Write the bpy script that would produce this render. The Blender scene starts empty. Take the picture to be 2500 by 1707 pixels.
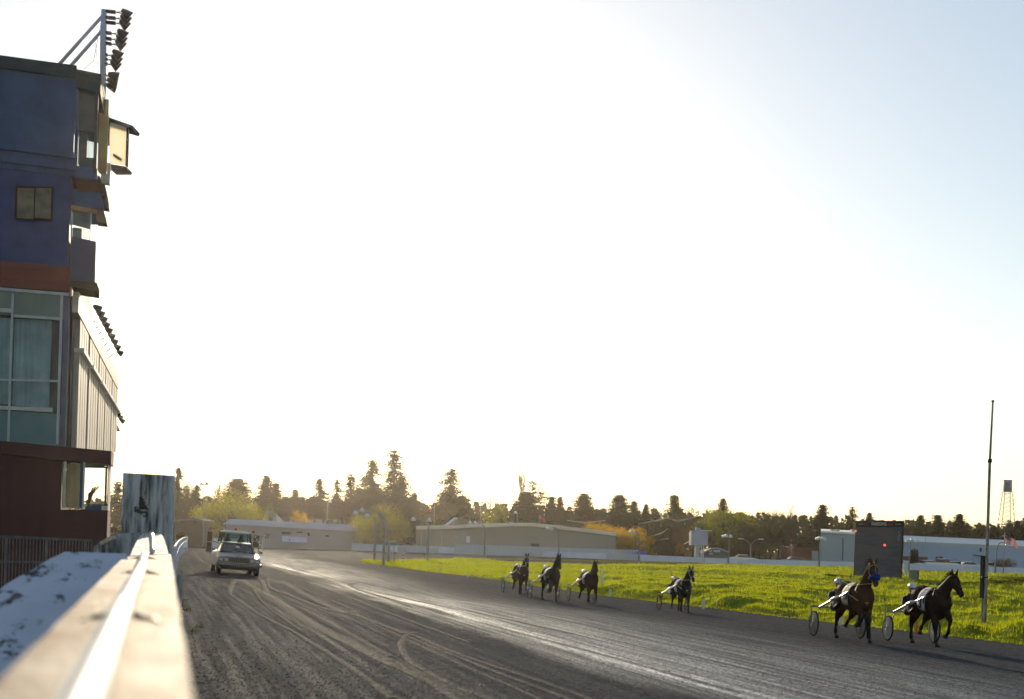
import bpy, bmesh, math, random
from mathutils import Vector, Matrix, Euler
R = math.radians
C = bpy.context.scene.collection

# ---------------------------------------------------------------- camera
FPX, CX, CY, ROLL, YAW, CAMZ = 3472.2, 1250.0, 1317.0, R(1.8), R(14.0), 1.77
FW = Vector((math.sin(YAW), math.cos(YAW), 0)); LR = Vector((math.cos(YAW), -math.sin(YAW), 0)); UP = Vector((0, 0, 1))
IX = LR*math.cos(ROLL) + UP*math.sin(ROLL)
IY = -LR*math.sin(ROLL) + UP*math.cos(ROLL)
CAM = Vector((0, 0, CAMZ))
cd = bpy.data.cameras.new('camera'); cam = bpy.data.objects.new('camera', cd); C.objects.link(cam)
cd.lens = 50; cd.sensor_width = 36; cd.shift_y = (CY-853.5)/2500; cd.clip_start = .05; cd.clip_end = 6000
m3 = Matrix((IX, IY, -FW)).transposed()
cam.matrix_world = Matrix.Translation(CAM) @ m3.to_4x4()
cd.dof.use_dof = True; cd.dof.focus_distance = 55; cd.dof.aperture_fstop = 1.6
bpy.context.scene.camera = cam

# ---------------------------------------------------------------- sky, sun, exposure
SUN_EL, SUN_AZ = R(12.3), R(6.5)          # azimuth measured from +Y towards +X
sc = bpy.context.scene
w = bpy.data.worlds.new('World'); sc.world = w; w.use_nodes = True
nt = w.node_tree; bg = nt.nodes['Background']
sky = nt.nodes.new('ShaderNodeTexSky'); sky.sky_type = 'NISHITA'; sky.sun_disc = False
sky.sun_elevation = SUN_EL; sky.sun_rotation = SUN_AZ; sky.altitude = 30
sky.air_density = 1.0; sky.dust_density = .45; sky.ozone_density = 1.2
hs = nt.nodes.new('ShaderNodeHueSaturation'); hs.inputs['Saturation'].default_value = 1.0; hs.inputs['Value'].default_value = 1.3
ga = nt.nodes.new('ShaderNodeGamma'); ga.inputs['Gamma'].default_value = .7; nt.links.new(sky.outputs[0], ga.inputs['Color']); nt.links.new(ga.outputs[0], hs.inputs['Color'])
nt.links.new(hs.outputs[0], bg.inputs[0]); bg.inputs[1].default_value = .13
sl = bpy.data.lights.new('sun', 'SUN'); sl.energy = 5.0; sl.angle = R(.55); sl.color = (1, .83, .60)
so = bpy.data.objects.new('sun', sl); C.objects.link(so)
SD = Vector((math.sin(SUN_AZ)*math.cos(SUN_EL), math.cos(SUN_AZ)*math.cos(SUN_EL), math.sin(SUN_EL)))
so.rotation_euler = SD.to_track_quat('Z', 'Y').to_euler(); so.location = (0, 0, 60)
sc.view_settings.view_transform = 'Standard'; sc.view_settings.look = 'None'
sc.view_settings.exposure = .55; sc.view_settings.gamma = 1
sc.cycles.max_bounces = 6; sc.cycles.transparent_max_bounces = 12; sc.cycles.volume_bounces = 1
sc.cycles.use_denoising = True

# ---------------------------------------------------------------- projection and terrain
def ray(px, py): return FW*FPX + IX*(px-CX) - IY*(py-CY)
def at(px, py, d): return CAM + ray(px, py)*(d/FPX)          # a point d metres ahead of the camera
def proj(p):
    q = Vector(p)-CAM; d = q.dot(FW); return CX+q.dot(IX)/d*FPX, CY-q.dot(IY)/d*FPX
def zplane(px, py, z):
    r = ray(px, py); return CAM + r*((z-CAMZ)/r.z)
def sm(a, b, x):
    t = min(1, max(0, (x-a)/(b-a))); return t*t*(3-2*t)
def H(x, y):                                                  # the lie of the land: the track falls to the infield
    z = -(.033+.022*sm(37, 58, y)*sm(0, 9, x))*min(max(x, 0), 23)
    far = sm(80, 190, y); side = sm(23, 45, x)
    k = max(far, side)
    return z*(1-k) - .9*k
def ground(px, py):
    r = ray(px, py)/FPX; d = 1.0
    while d < 900:
        p = CAM + r*d
        if p.z <= H(p.x, p.y):
            for i in range(14):
                lo, hi = (d-st, d) if i == 0 else (lo, hi)
                mid = (lo+hi)/2; p = CAM + r*mid
                if p.z <= H(p.x, p.y): hi = mid
                else: lo = mid
            p = CAM + r*hi; return Vector((p.x, p.y, H(p.x, p.y)))
        st = max(.3, d*.02); d += st
    p = CAM + r*d; return Vector((p.x, p.y, H(p.x, p.y)))
def onland(px, d):                                            # land point under pixel column px at depth d
    p = at(px, 1340, d); return Vector((p.x, p.y, H(p.x, p.y)))
def wplane(P, D, px, py):                                     # hit of a pixel ray on the vertical plane through P along D
    n = D.cross(UP); r = ray(px, py); return CAM + r*((P-CAM).dot(n)/r.dot(n))

# ---------------------------------------------------------------- mesh builder
class MB:
    def __init__(s): s.v = []; s.f = []
    def add(s, vs, fs):
        o = len(s.v); s.v += [tuple(v) for v in vs]; s.f += [tuple(i+o for i in f) for f in fs]; return s
    def quad(s, *p): return s.add(p, [tuple(range(len(p)))])
    def box(s, c, d, rot=None, M=None):
        x, y, z = d[0]/2, d[1]/2, d[2]/2
        vs = [Vector((i*x, j*y, k*z)) for i in (-1, 1) for j in (-1, 1) for k in (-1, 1)]
        if rot is not None: q = Euler(rot).to_matrix(); vs = [q @ v for v in vs]
        vs = [v+Vector(c) for v in vs]
        return s.add(vs, [(0,1,3,2),(4,6,7,5),(0,4,5,1),(2,3,7,6),(0,2,6,4),(1,5,7,3)])
    def hexa(s, a, b):                                        # two quads a, b (4 points each) joined to a solid
        return s.add(list(a)+list(b), [(0,1,2,3),(7,6,5,4),(0,4,5,1),(1,5,6,2),(2,6,7,3),(3,7,4,0)])
    def slab(s, pts, off):                                    # polygon pushed along off
        n = len(pts); off = Vector(off); a = [Vector(p) for p in pts]; b = [p+off for p in a]
        return s.add(a+b, [tuple(range(n)), tuple(range(2*n-1, n-1, -1))]+[(i, i+n, (i+1) % n+n, (i+1) % n) for i in range(n)])
    def bar(s, a, b, w, t, up=UP):                            # rectangular bar a->b
        a, b = Vector(a), Vector(b); d = (b-a).normalized(); u = Vector(up)
        sd = d.cross(u)
        if sd.length < 1e-4: sd = d.cross(Vector((1, 0, 0)))
        sd.normalize(); u = sd.cross(d)
        q = lambda p: [p+sd*w/2+u*t/2, p-sd*w/2+u*t/2, p-sd*w/2-u*t/2, p+sd*w/2-u*t/2]
        return s.hexa(q(a), q(b))
    def tube(s, pts, rad, n=8, cap=True, flat=None):          # round tube; rad number or list, flat=(sx,sy) squash
        pts = [Vector(p) for p in pts]; m = len(pts)
        if not hasattr(rad, '__len__'): rad = [rad]*m
        o = len(s.v); pu = None
        for i, p in enumerate(pts):
            t = (pts[min(i+1, m-1)]-pts[max(i-1, 0)]).normalized()
            if pu is None:
                pu = Vector((0, 0, 1)) if abs(t.z) < .9 else Vector((0, 1, 0))
            sd = t.cross(pu).normalized(); pu = sd.cross(t).normalized()
            for k in range(n):
                a = 2*math.pi*k/n; s.v.append(tuple(p+(sd*math.cos(a)+pu*math.sin(a))*rad[i]))
        for i in range(m-1):
            for k in range(n):
                a, b = o+i*n+k, o+i*n+(k+1) % n; s.f.append((a, b, b+n, a+n))
        if cap: s.f += [tuple(o+k for k in range(n))[::-1], tuple(o+(m-1)*n+k for k in range(n))]
        return s
    def sect(s, secs, n=14):                                  # loft of (centre, side axis*w, up axis*h) ellipses
        o = len(s.v); m = len(secs)
        for c, a, b in secs:
            for k in range(n):
                t = 2*math.pi*k/n; s.v.append(tuple(Vector(c)+Vector(a)*math.cos(t)+Vector(b)*math.sin(t)))
        for i in range(m-1):
            for k in range(n):
                p, q = o+i*n+k, o+i*n+(k+1) % n; s.f.append((p, q, q+n, p+n))
        s.f += [tuple(o+k for k in range(n))[::-1], tuple(o+(m-1)*n+k for k in range(n))]
        return s
    def ball(s, c, r, nu=12, nv=8, z0=-1, z1=1):
        c = Vector(c); r = Vector(r) if hasattr(r, '__len__') else Vector((r, r, r)); secs = []
        for i in range(nv+1):
            a = math.asin(max(-1, min(1, z0)))+(math.asin(z1)-math.asin(z0))*i/nv
            q = max(.02, math.cos(a)); secs.append((c+Vector((0, 0, r.z*math.sin(a))), (r.x*q, 0, 0), (0, r.y*q, 0)))
        return s.sect(secs, nu)
    def ring(s, c, ax, R0, r, n=28, k=8):                     # torus round axis ax
        c = Vector(c); ax = Vector(ax).normalized(); u = ax.orthogonal().normalized(); w = ax.cross(u); o = len(s.v)
        for i in range(n):
            a = 2*math.pi*i/n; d = u*math.cos(a)+w*math.sin(a)
            for j in range(k):
                b = 2*math.pi*j/k; s.v.append(tuple(c+d*(R0+r*math.cos(b))+ax*r*math.sin(b)))
        for i in range(n):
            for j in range(k):
                s.f.append((o+i*k+j, o+((i+1) % n)*k+j, o+((i+1) % n)*k+(j+1) % k, o+i*k+(j+1) % k))
        return s
    def disc(s, c, ax, r, t, n=28):
        c = Vector(c); ax = Vector(ax).normalized(); u = ax.orthogonal().normalized(); w = ax.cross(u)
        p = [c+(u*math.cos(2*math.pi*i/n)+w*math.sin(2*math.pi*i/n))*r-ax*t/2 for i in range(n)]
        return s.slab(p, ax*t)
    def xf(s, M): s.v = [tuple(M @ Vector(v)) for v in s.v]; return s
    def build(s, name, mat, parent=None, smooth=False, label=None):
        me = bpy.data.meshes.new(name); off = parent.location if parent is not None else None
        vs = s.v
        if parent is not None:
            loc = Vector((0, 0, 0)); q = parent
            while q is not None and not q.get('local'): loc += q.location; q = q.parent
            if q is None and loc.length > 0: vs = [(v[0]-loc.x, v[1]-loc.y, v[2]-loc.z) for v in vs]
        me.from_pydata(vs, [], s.f); me.update()
        if smooth: me.polygons.foreach_set('use_smooth', [True]*len(me.polygons))
        me.materials.append(mat); o = bpy.data.objects.new(name, me); C.objects.link(o)
        bm = bmesh.new(); bm.from_mesh(me); bmesh.ops.recalc_face_normals(bm, faces=bm.faces); bm.to_mesh(me); bm.free()
        if parent is not None: o.parent = parent
        if label: o['label'] = label
        return o
def tag(o, label=None, cat=None, group=None, kind=None):
    for k, v in (('label', label), ('category', cat), ('group', group), ('kind', kind)):
        if v: o[k] = v
    return o
def thing(name, loc, label, cat, group=None, rz=0, local=False):
    o = bpy.data.objects.new(name, None); C.objects.link(o); o.location = loc; o.rotation_euler = (0, 0, rz)
    if local:
        o['local'] = 1
        if rz: l_ = Vector((-math.sin(rz), math.cos(rz), 0)); o.rotation_euler.x = math.atan2(H(loc[0]+l_.x, loc[1]+l_.y)-H(loc[0]-l_.x, loc[1]-l_.y), 2)
    return tag(o, label, cat, group)
def copytree(o, parent=None):
    c = o.copy(); C.objects.link(c)
    if parent is not None: c.parent = parent; c.matrix_parent_inverse = o.matrix_parent_inverse.copy()
    for ch in list(o.children): copytree(ch, c)
    return c

# ---------------------------------------------------------------- materials
class N:
    def __init__(s, name):
        s.m = bpy.data.materials.new(name); s.m.use_nodes = True; s.t = s.m.node_tree
        s.b = s.t.nodes['Principled BSDF']; s.out = s.t.nodes['Material Output']
    def n(s, kind, **kw):
        x = s.t.nodes.new('ShaderNode'+kind)
        for k, v in kw.items():
            if k.startswith('i'): x.inputs[int(k[1:])].default_value = v
            else: setattr(x, k, v)
        return x
    def l(s, a, b): s.t.links.new(a, b)
    def noise(s, scale, vec=None, detail=4, rough=.6):
        x = s.n('TexNoise'); x.inputs['Scale'].default_value = scale; x.inputs['Detail'].default_value = detail; x.inputs['Roughness'].default_value = rough
        if vec is not None: s.l(vec, x.inputs['Vector'])
        return x.outputs['Fac']
    def ramp(s, fac, stops):
        r = s.n('ValToRGB'); e = r.color_ramp.elements
        while len(e) < len(stops): e.new(.5)
        for q, (p, c) in zip(e, stops): q.position = p; q.color = (*c, 1) if len(c) == 3 else c
        s.l(fac, r.inputs[0]); return r.outputs[0]
    def mp(s, fac, a, b, c, d):
        r = s.n('MapRange'); s.l(fac, r.inputs[0])
        for i, v in enumerate((a, b, c, d)): r.inputs[i+1].default_value = v
        return r.outputs[0]
    def math(s, op, a, b=None):
        r = s.n('Math', operation=op)
        for i, v in enumerate((a, b)):
            if v is None: continue
            if hasattr(v, 'links'): s.l(v, r.inputs[i])
            else: r.inputs[i].default_value = v
        return r.outputs[0]
    def mix(s, f, a, b, blend='MIX'):
        r = s.n('MixRGB', blend_type=blend)
        for i, v in enumerate((f, a, b)):
            if hasattr(v, 'links'): s.l(v, r.inputs[i])
            else: r.inputs[i].default_value = v if i == 0 else (*v, 1)
        return r.outputs[0]
    def bump(s, h, st, dist=.02):
        r = s.n('Bump'); r.inputs['Strength'].default_value = st; r.inputs['Distance'].default_value = dist
        s.l(h, r.inputs['Height']); s.l(r.outputs[0], s.b.inputs['Normal']); return r
    def obj(s, sc=(1, 1, 1), src='Object'):
        c = s.n('TexCoord'); m = s.n('Mapping'); m.inputs['Scale'].default_value = sc
        s.l(c.outputs[src], m.inputs[0]); return m.outputs[0]
    def pos(s, sc=(1, 1, 1)):
        c = s.n('NewGeometry'); m = s.n('Mapping'); m.inputs['Scale'].default_value = sc
        s.l(c.outputs['Position'], m.inputs[0]); return m.outputs[0]
def pm(name, c1, c2=None, scale=4, rough=.7, metal=0, spec=.3, bump=0, stretch=(1, 1, 1), lo=.35, hi=.65, coat=0):
    k = N(name); b = k.b; c2 = c2 or tuple(v*.75 for v in c1)
    v = k.obj(stretch); f = k.noise(scale, v)
    k.l(k.ramp(f, [(lo, c2), (hi, c1)]), b.inputs['Base Color'])
    b.inputs['Roughness'].default_value = rough; b.inputs['Metallic'].default_value = metal
    b.inputs['Specular IOR Level'].default_value = spec
    if coat: b.inputs['Coat Weight'].default_value = coat; b.inputs['Coat Roughness'].default_value = .08
    if bump: k.bump(k.noise(scale*3, v), bump)
    return k.m
def leafmat(name, c1, c2, trans, tc=None):
    k = N(name); v = k.pos((.6, .6, .6)); f = k.noise(1.0, v, 3)
    g = k.n('NewGeometry')
    col = k.mix(f, c2, c1)
    col = k.mix(k.mp(g.outputs['Random Per Island'], 0, 1, 0, .55), col, tuple(x*.55 for x in c2))
    k.l(col, k.b.inputs['Base Color']); k.b.inputs['Roughness'].default_value = .75; k.b.inputs['Specular IOR Level'].default_value = 0
    t = k.n('BsdfTranslucent'); mx = k.n('MixShader'); mx.inputs[0].default_value = trans
    tcol = k.mix(1.0, col, tc or (1, 1, 1), 'MULTIPLY') if tc else col
    k.l(tcol, t.inputs[0]); k.l(k.b.outputs[0], mx.inputs[1]); k.l(t.outputs[0], mx.inputs[2]); k.l(mx.outputs[0], k.out.inputs[0])
    return k.m
def glassmat(name, tint=(.9, .95, .97), clear=.75, rough=.05):
    k = N(name); k.b.inputs['Base Color'].default_value = (*tuple(x*.12 for x in tint), 1); k.b.inputs['Roughness'].default_value = rough
    k.b.inputs['Specular IOR Level'].default_value = .6
    t = k.n('BsdfTransparent'); t.inputs[0].default_value = (*tint, 1); mx = k.n('MixShader')
    f = k.noise(1.3, k.obj()); k.l(k.mp(f, .3, .7, clear-.08, clear+.08), mx.inputs[0])
    k.l(k.b.outputs[0], mx.inputs[1]); k.l(t.outputs[0], mx.inputs[2]); k.l(mx.outputs[0], k.out.inputs[0]); return k.m

# ---------------------------------------------------------------- ground, track, infield
def interp(tab, x):
    if x <= tab[0][0]: a, b = tab[0], tab[1]
    elif x >= tab[-1][0]: a, b = tab[-2], tab[-1]
    else:
        for a, b in zip(tab, tab[1:]):
            if a[0] <= x <= b[0]: break
    return a[1]+(b[1]-a[1])*(x-a[0])/(b[0]-a[0])
def track_material():
    k = N('track_dirt'); P = k.pos()
    fine = k.noise(17, P, 4, .8); mid = k.noise(5, P, 5, .7); big = k.noise(.35, P, 3)
    streak = k.noise(1.6, k.pos((1.0, .035, 1)), 5, .65); groove = k.noise(7, k.pos((1.0, .02, 1)), 3, .6)
    s = k.n('SeparateXYZ'); g = k.n('NewGeometry'); k.l(g.outputs['Position'], s.inputs[0]); X = s.outputs[0]; Y = s.outputs[1]
    wob = k.math('ADD', X, k.mp(k.noise(.8, k.pos((.2, .12, 1)), 3), .3, .7, -.45, .45))
    lane = k.math('MULTIPLY', k.mp(wob, 6.3, 8.0, 0, 1), k.math('MULTIPLY', k.mp(wob, 9.2, 16.5, 1, 0), k.mp(Y, 22, 62, 1, .22)))     # the rolled, damp running lane
    crest = k.math('MULTIPLY', k.mp(wob, 7.3, 7.75, 0, 1), k.mp(wob, 7.75, 8.3, 1, 0))
    base = k.ramp(k.math('ADD', k.math('MULTIPLY', fine, .5), k.math('MULTIPLY', mid, .5)), [(.34, (.018, .0185, .020)), (.5, (.047, .048, .051)), (.66, (.115, .116, .122))])
    base = k.mix(k.mp(streak, .45, .68, 0, .28), base, (.090, .088, .090))
    base = k.mix(k.mp(groove, .5, .68, 0, .16), base, (.115, .112, .112))
    base = k.mix(k.mp(big, .4, .7, 0, .4), base, (.060, .058, .058))
    base = k.mix(k.math('MULTIPLY', lane, .45), base, (.036, .037, .040))
    df = k.n('BsdfDiffuse'); gl = k.n('BsdfGlossy'); k.l(base, df.inputs[0]); gl.inputs[0].default_value = (.93, .97, 1, 1)
    r = k.math('ADD', .62, k.math('MULTIPLY', lane, .05))
    r = k.math('ADD', r, k.mp(streak, .3, .7, -.07, .07)); k.l(r, gl.inputs['Roughness'])
    mx = k.n('MixShader'); k.l(k.math('MULTIPLY', k.math('ADD', .010, k.math('MULTIPLY', lane, .15)), k.math('MULTIPLY', k.mp(fine, .38, .66, .05, 2.2), k.math('MULTIPLY', k.mp(groove, .38, .64, .5, 1.5), k.math('ADD', 1.0, k.math('MULTIPLY', crest, 1.1))))), mx.inputs[0])
    k.l(df.outputs[0], mx.inputs[1]); k.l(gl.outputs[0], mx.inputs[2]); k.l(mx.outputs[0], k.out.inputs[0])
    h = k.math('ADD', k.math('MULTIPLY', fine, .35), k.math('ADD', k.math('MULTIPLY', mid, .6), k.math('MULTIPLY', groove, .5)))
    bp = k.bump(h, 1.0, .04); k.l(bp.outputs[0], df.inputs['Normal']); k.l(bp.outputs[0], gl.inputs['Normal']); return k.m
TRACK = track_material()
def land_grid(name, mat, xs, ys, dz, kind='structure'):
    mb = MB(); nx = len(xs)
    for y in ys:
        for x in xs: mb.v.append((x, y, H(x, y)+dz))
    for j in range(len(ys)-1):
        for i in range(nx-1): mb.f.append((j*nx+i, j*nx+i+1, (j+1)*nx+i+1, (j+1)*nx+i))
    return tag(mb.build(name, mat, smooth=True), kind=kind)
XS = [-700, -450, -200, -80, -30, -12, -4, -1.5, 0]+[1.15*i for i in range(1, 20)]+[23+2*i for i in range(1, 13)]+[55, 70, 100, 150, 210, 260, 400, 600, 900]
YS = [-150, -40, -8]+[4*i for i in range(0, 20)]+[80+7*i for i in range(0, 18)]+[210, 235, 300, 450, 800]
gm = pm('ground_earth', (.075, .07, .035), (.045, .045, .02), .05, .95, spec=0, bump=.2)
land_grid('ground', gm, XS, YS, -.02)
land_grid('race_track', TRACK, [x for x in XS if -1.6 <= x <= 260], [y for y in YS if -8 <= y <= 235], .0)

# infield of rough grass, its near lip and far edge read along the track
NEAR = [(600, 1338), (760, 1357), (880, 1373.5), (966, 1385), (1077, 1400), (1218, 1417), (1382, 1442), (1491, 1457), (1740, 1486), (1940, 1511), (2138, 1533), (2400, 1564), (2700, 1600), (3100, 1650)]
FAR = [(880, 1373), (966, 1371), (1054, 1368), (1117, 1365), (1178, 1367), (1248, 1374), (1385, 1379), (1475, 1381), (1600, 1381), (1775, 1379), (1900, 1382), (2084, 1385), (2228, 1394), (2500, 1402), (3100, 1421)]
cols = [880+6*i for i in range(0, 340)]
EDGE = []
for px in cols:
    a = ground(px, interp(NEAR, px)); b = ground(px, max(interp(FAR, px), CY+.0314*(px-CX)+38)); EDGE.append((a, b))
rng = random.Random(5)
from mathutils import noise as mn
def relief(x, y, t):
    n = mn.noise(Vector((x*.55, y*.55, 0)))*.46+mn.noise(Vector((x*.16, y*.12, 7)))*.40+mn.noise(Vector((x*1.9, y*1.9, 3)))*.045
    return .02+(.22*sm(0, 2.5, t)+n*sm(0, 1.6, t))*(1-.75*sm(60, 120, y))
DITCH = [(1450, 1387), (1560, 1394), (1900, 1414), (2200, 1432), (2500, 1453), (3100, 1490)]
def infield(u, t):                                            # u column 0..1, t 0..1 from near lip to far edge
    i = min(len(EDGE)-2, int(u*(len(EDGE)-1))); f = u*(len(EDGE)-1)-i
    a = EDGE[i][0].lerp(EDGE[i+1][0], f); b = EDGE[i][1].lerp(EDGE[i+1][1], f)
    L = (b-a).length; da, db = a.length, b.length
    w_ = (da*(db/da)**t-da)/max(1e-3, db-da) if db > da*1.001 else t
    p = a.lerp(b, w_); z = H(p.x, p.y); px, py = proj((p.x, p.y, z)); dl = py-interp(DITCH, px)+5*mn.noise(Vector((p.x*.25, p.y*.06, 4)))
    st = .34*sm(2.2, -2.2, dl) if False else .34*(1-sm(-2.2, 2.2, dl))*(1-sm(2.5, 15, -dl))*sm(1430, 1600, px)
    return Vector((p.x, p.y, z+st+relief(p.x, p.y, w_*L)))
mb = MB(); NR = 120; NC = 340
for j in range(NR+1):
    for i in range(NC): mb.v.append(tuple(infield(i/(NC-1), j/NR)))
for j in range(NR):
    for i in range(NC-1): mb.f.append((j*NC+i, j*NC+i+1, (j+1)*NC+i+1, (j+1)*NC+i))
def turf_mat(name, bright):
    k = N(name); v = k.pos(); f = k.noise(1.3, v, 5, .7); f2 = k.noise(.25, v, 3); f3 = k.noise(9, v, 3)
    c = k.ramp(f, [(.3, tuple(x*bright for x in (.040, .052, .006))), (.55, tuple(x*bright for x in (.085, .105, .010))), (.75, tuple(x*bright for x in (.135, .145, .016)))])
    c = k.mix(k.mp(f2, .45, .65, 0, .35), c, tuple(x*bright for x in (.13, .115, .012)))
    k.l(c, k.b.inputs['Base Color']); k.b.inputs['Roughness'].default_value = .9; k.b.inputs['Specular IOR Level'].default_value = 0
    t = k.n('BsdfTranslucent'); k.l(c, t.inputs[0]); mx = k.n('MixShader'); mx.inputs[0].default_value = .25
    k.l(k.b.outputs[0], mx.inputs[1]); k.l(t.outputs[0], mx.inputs[2]); k.l(mx.outputs[0], k.out.inputs[0])
    k.bump(k.math('ADD', k.noise(5, v, 4, .7), k.math('MULTIPLY', f3, .4)), 1.0, .12); return k.m
tag(mb.build('infield_turf', turf_mat('infield_turf', 2.6), smooth=True), kind='structure')
# grass blades standing on it (denser towards the lens of the near lip, thinning far off)
grass_mat = leafmat('grass_blade', (.42, .46, .028), (.20, .24, .014), .72, (1.0, .97, .35))
mb = MB()
for i in range(64000):
    u = rng.random(); t = rng.random()**1.25
    p = infield(u, t); d = p.length
    if mn.noise(Vector((p.x*.3, p.y*.3, 11)))+rng.random()*.9 < .05: continue
    s = (.10+.12*rng.random())*(1+.5*mn.noise(Vector((p.x*.7, p.y*.7, 2))))*(1+max(0, d-60)/160*.3)*(.6 if t < .012 else 1)
    wd = .005+d*.00011
    for b in range(4):
        a = rng.random()*6.28; q = p+Vector((rng.uniform(-.1, .1), rng.uniform(-.1, .1), -.02)); ln = rng.uniform(.1, .65)*s
        sd = Vector((math.cos(a), math.sin(a), 0))*wd; tip = q+Vector((math.sin(a)*ln, -math.cos(a)*ln, s*rng.uniform(.7, 1.15)))
        o = len(mb.v); mb.v += [tuple(q-sd), tuple(q+sd), tuple(tip)]; mb.f.append((o, o+1, o+2))
tag(mb.build('grass', grass_mat), kind='stuff')
# dandelions: yellow and white specks
mb = MB()
for i in range(170):
    u = rng.random(); t = rng.random()**2*.8 if rng.random() < .6 else rng.random()*.05
    p = infield(u, t)+Vector((0, 0, .13)); r = .022+p.length*.00022*rng.random()
    mb.ball(p, (r, r, r*.7), 5, 3)
k = pm('dandelion_yellow', (.75, .42, .01), (.7, .6, .35), .3, .8); tag(mb.build('wild_flowers', k), kind='stuff')
# verge of grass between backstretch and far fence, and the backstretch edge
mb = MB()
for i in range(60):
    px = 1040+i*13; a = ground(px, interp([(1000, 1366), (1300, 1367.5), (1660, 1376.5), (1800, 1379.5)], px)); b = ground(px, interp([(1000, 1363.5), (1300, 1365), (1660, 1373.5), (1800, 1376.5)], px))
    mb.v += [(a.x, a.y, a.z+.02), (b.x, b.y, b.z+.06)]
for i in range(59): mb.f.append((2*i, 2*i+2, 2*i+3, 2*i+1))
tag(mb.build('grass_verge', turf_mat('verge_turf', 1.5), smooth=True), kind='structure')

# wheel marks raked into the loose cushion
def cat(pts, n=8):
    out = []
    for i in range(len(pts)-1):
        p0, p1, p2, p3 = pts[max(i-1, 0)], pts[i], pts[i+1], pts[min(i+2, len(pts)-1)]
        for k in range(n):
            t = k/n; out.append(.5*((2*p1)+(p2-p0)*t+(2*p0-5*p1+4*p2-p3)*t*t+(3*p1-p0-3*p2+p3)*t**3))
    return out+[pts[-1]]
MARKS = [([(585,1416),(645,1450),(701,1485),(770,1528),(852,1567),(938,1610),(1045,1657),(1131,1707),(1240,1770)], .34),
 ([(736,1485),(800,1519),(865,1554),(908,1579),(955,1605)], .16), ([(1015,1545),(994,1554),(983,1575),(992,1601),(1015,1622),(1054,1644),(1110,1674),(1196,1707),(1320,1760)], .17),
 ([(641,1416),(650,1446),(675,1463),(720,1490)], .2), ([(654,1412),(660,1435),(701,1452),(787,1485),(865,1502),(994,1549)], .16),
 ([(920,1432),(886,1424),(858,1426),(862,1435),(916,1452),(1000,1482)], .22), ([(559,1450),(562,1432),(575,1416)], .2),
 ([(559,1450),(594,1476),(641,1506),(701,1536),(761,1571),(830,1614),(886,1652),(960,1707)], .13),
 ([(473,1352),(483,1365),(501,1377)], .4), ([(498,1352),(511,1365),(521,1378)], .45),
 ([(672,1385),(735,1400),(785,1413),(848,1438),(899,1460)], .4), ([(865,1493),(878,1504),(938,1528),(1002,1549),(1131,1601),(1261,1644),(1390,1687),(1470,1720)], .14),
 ([(1002,1558),(1110,1601),(1218,1644),(1347,1691),(1400,1712)], .12), ([(900,1519),(1000,1566),(1100,1612),(1230,1668),(1330,1712)], .10),
 ([(870,1441),(1000,1476),(1150,1516),(1300,1556),(1500,1608),(1800,1692)], .13), ([(700,1405),(800,1440),(900,1478),(1000,1516),(1150,1570)], .12),
 ([(610,1425),(640,1470),(690,1510),(740,1545)], .1), ([(900,1440),(1050,1475),(1200,1505),(1400,1550)], .12), ([(690,1420),(760,1460),(850,1500)], .3)]
mb = MB()
for pts, wd in MARKS:
    P = cat([ground(*p) for p in pts], 10)
    for i, p in enumerate(P):
        t = (P[min(i+1, len(P)-1)]-P[max(i-1, 0)]); t.z = 0; t.normalize(); sd = Vector((t.y, -t.x, 0))*wd*.5*(1+.25*mn.noise(p*.7))
        for q, z in ((-1, .008), (-.45, .022), (.45, .022), (1, .008)):
            v = p+sd*q; mb.v.append((v.x, v.y, H(v.x, v.y)+z))
        if i:
            o = len(mb.v)-8
            for k in range(3): mb.f.append((o+k, o+k+1, o+k+5, o+k+4))
k = N('loose_dirt_mark'); f = k.noise(14, k.pos(), 4, .75); k.l(k.ramp(f, [(.3, (.07, .067, .064)), (.7, (.135, .128, .122))]), k.b.inputs['Base Color'])
k.b.inputs['Roughness'].default_value = .8; k.b.inputs['Specular IOR Level'].default_value = 0
tr = k.n('BsdfTransparent'); mx = k.n('MixShader'); k.l(k.mp(k.noise(16, k.pos((1, .6, 1)), 5, .8), .36, .62, 1, .1), mx.inputs[0])
g2 = k.n('BsdfGlossy'); g2.inputs['Roughness'].default_value = .55; m2 = k.n('MixShader'); m2.inputs[0].default_value = .022; k.l(k.b.outputs[0], m2.inputs[1]); k.l(g2.outputs[0], m2.inputs[2])
k.l(m2.outputs[0], mx.inputs[1]); k.l(tr.outputs[0], mx.inputs[2]); k.l(mx.outputs[0], k.out.inputs[0]); bp = k.bump(f, .8, .03); k.l(bp.outputs[0], g2.inputs['Normal'])
tag(mb.build('wheel_marks', k.m, smooth=True), kind='structure')
# small stones and clods scattered on the near cushion
mb = MB()
for i in range(11000):
    px = rng.uniform(430, 2520); py = 1450+rng.random()**.6*262; p = ground(px, py) if i % 2 else ground(rng.uniform(430, 1500), py); r = rng.uniform(.004, .010)*(1 if rng.random() < .96 else 1.7)
    mb.ball(p+Vector((0, 0, r*.3)), (r*rng.uniform(.7, 1.5), r*rng.uniform(.7, 1.5), r*.8), 5, 3)
tag(mb.build('clods', pm('clod', (.16, .155, .15), (.07, .068, .066), 2, .7, spec=.08)), kind='stuff')

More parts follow.
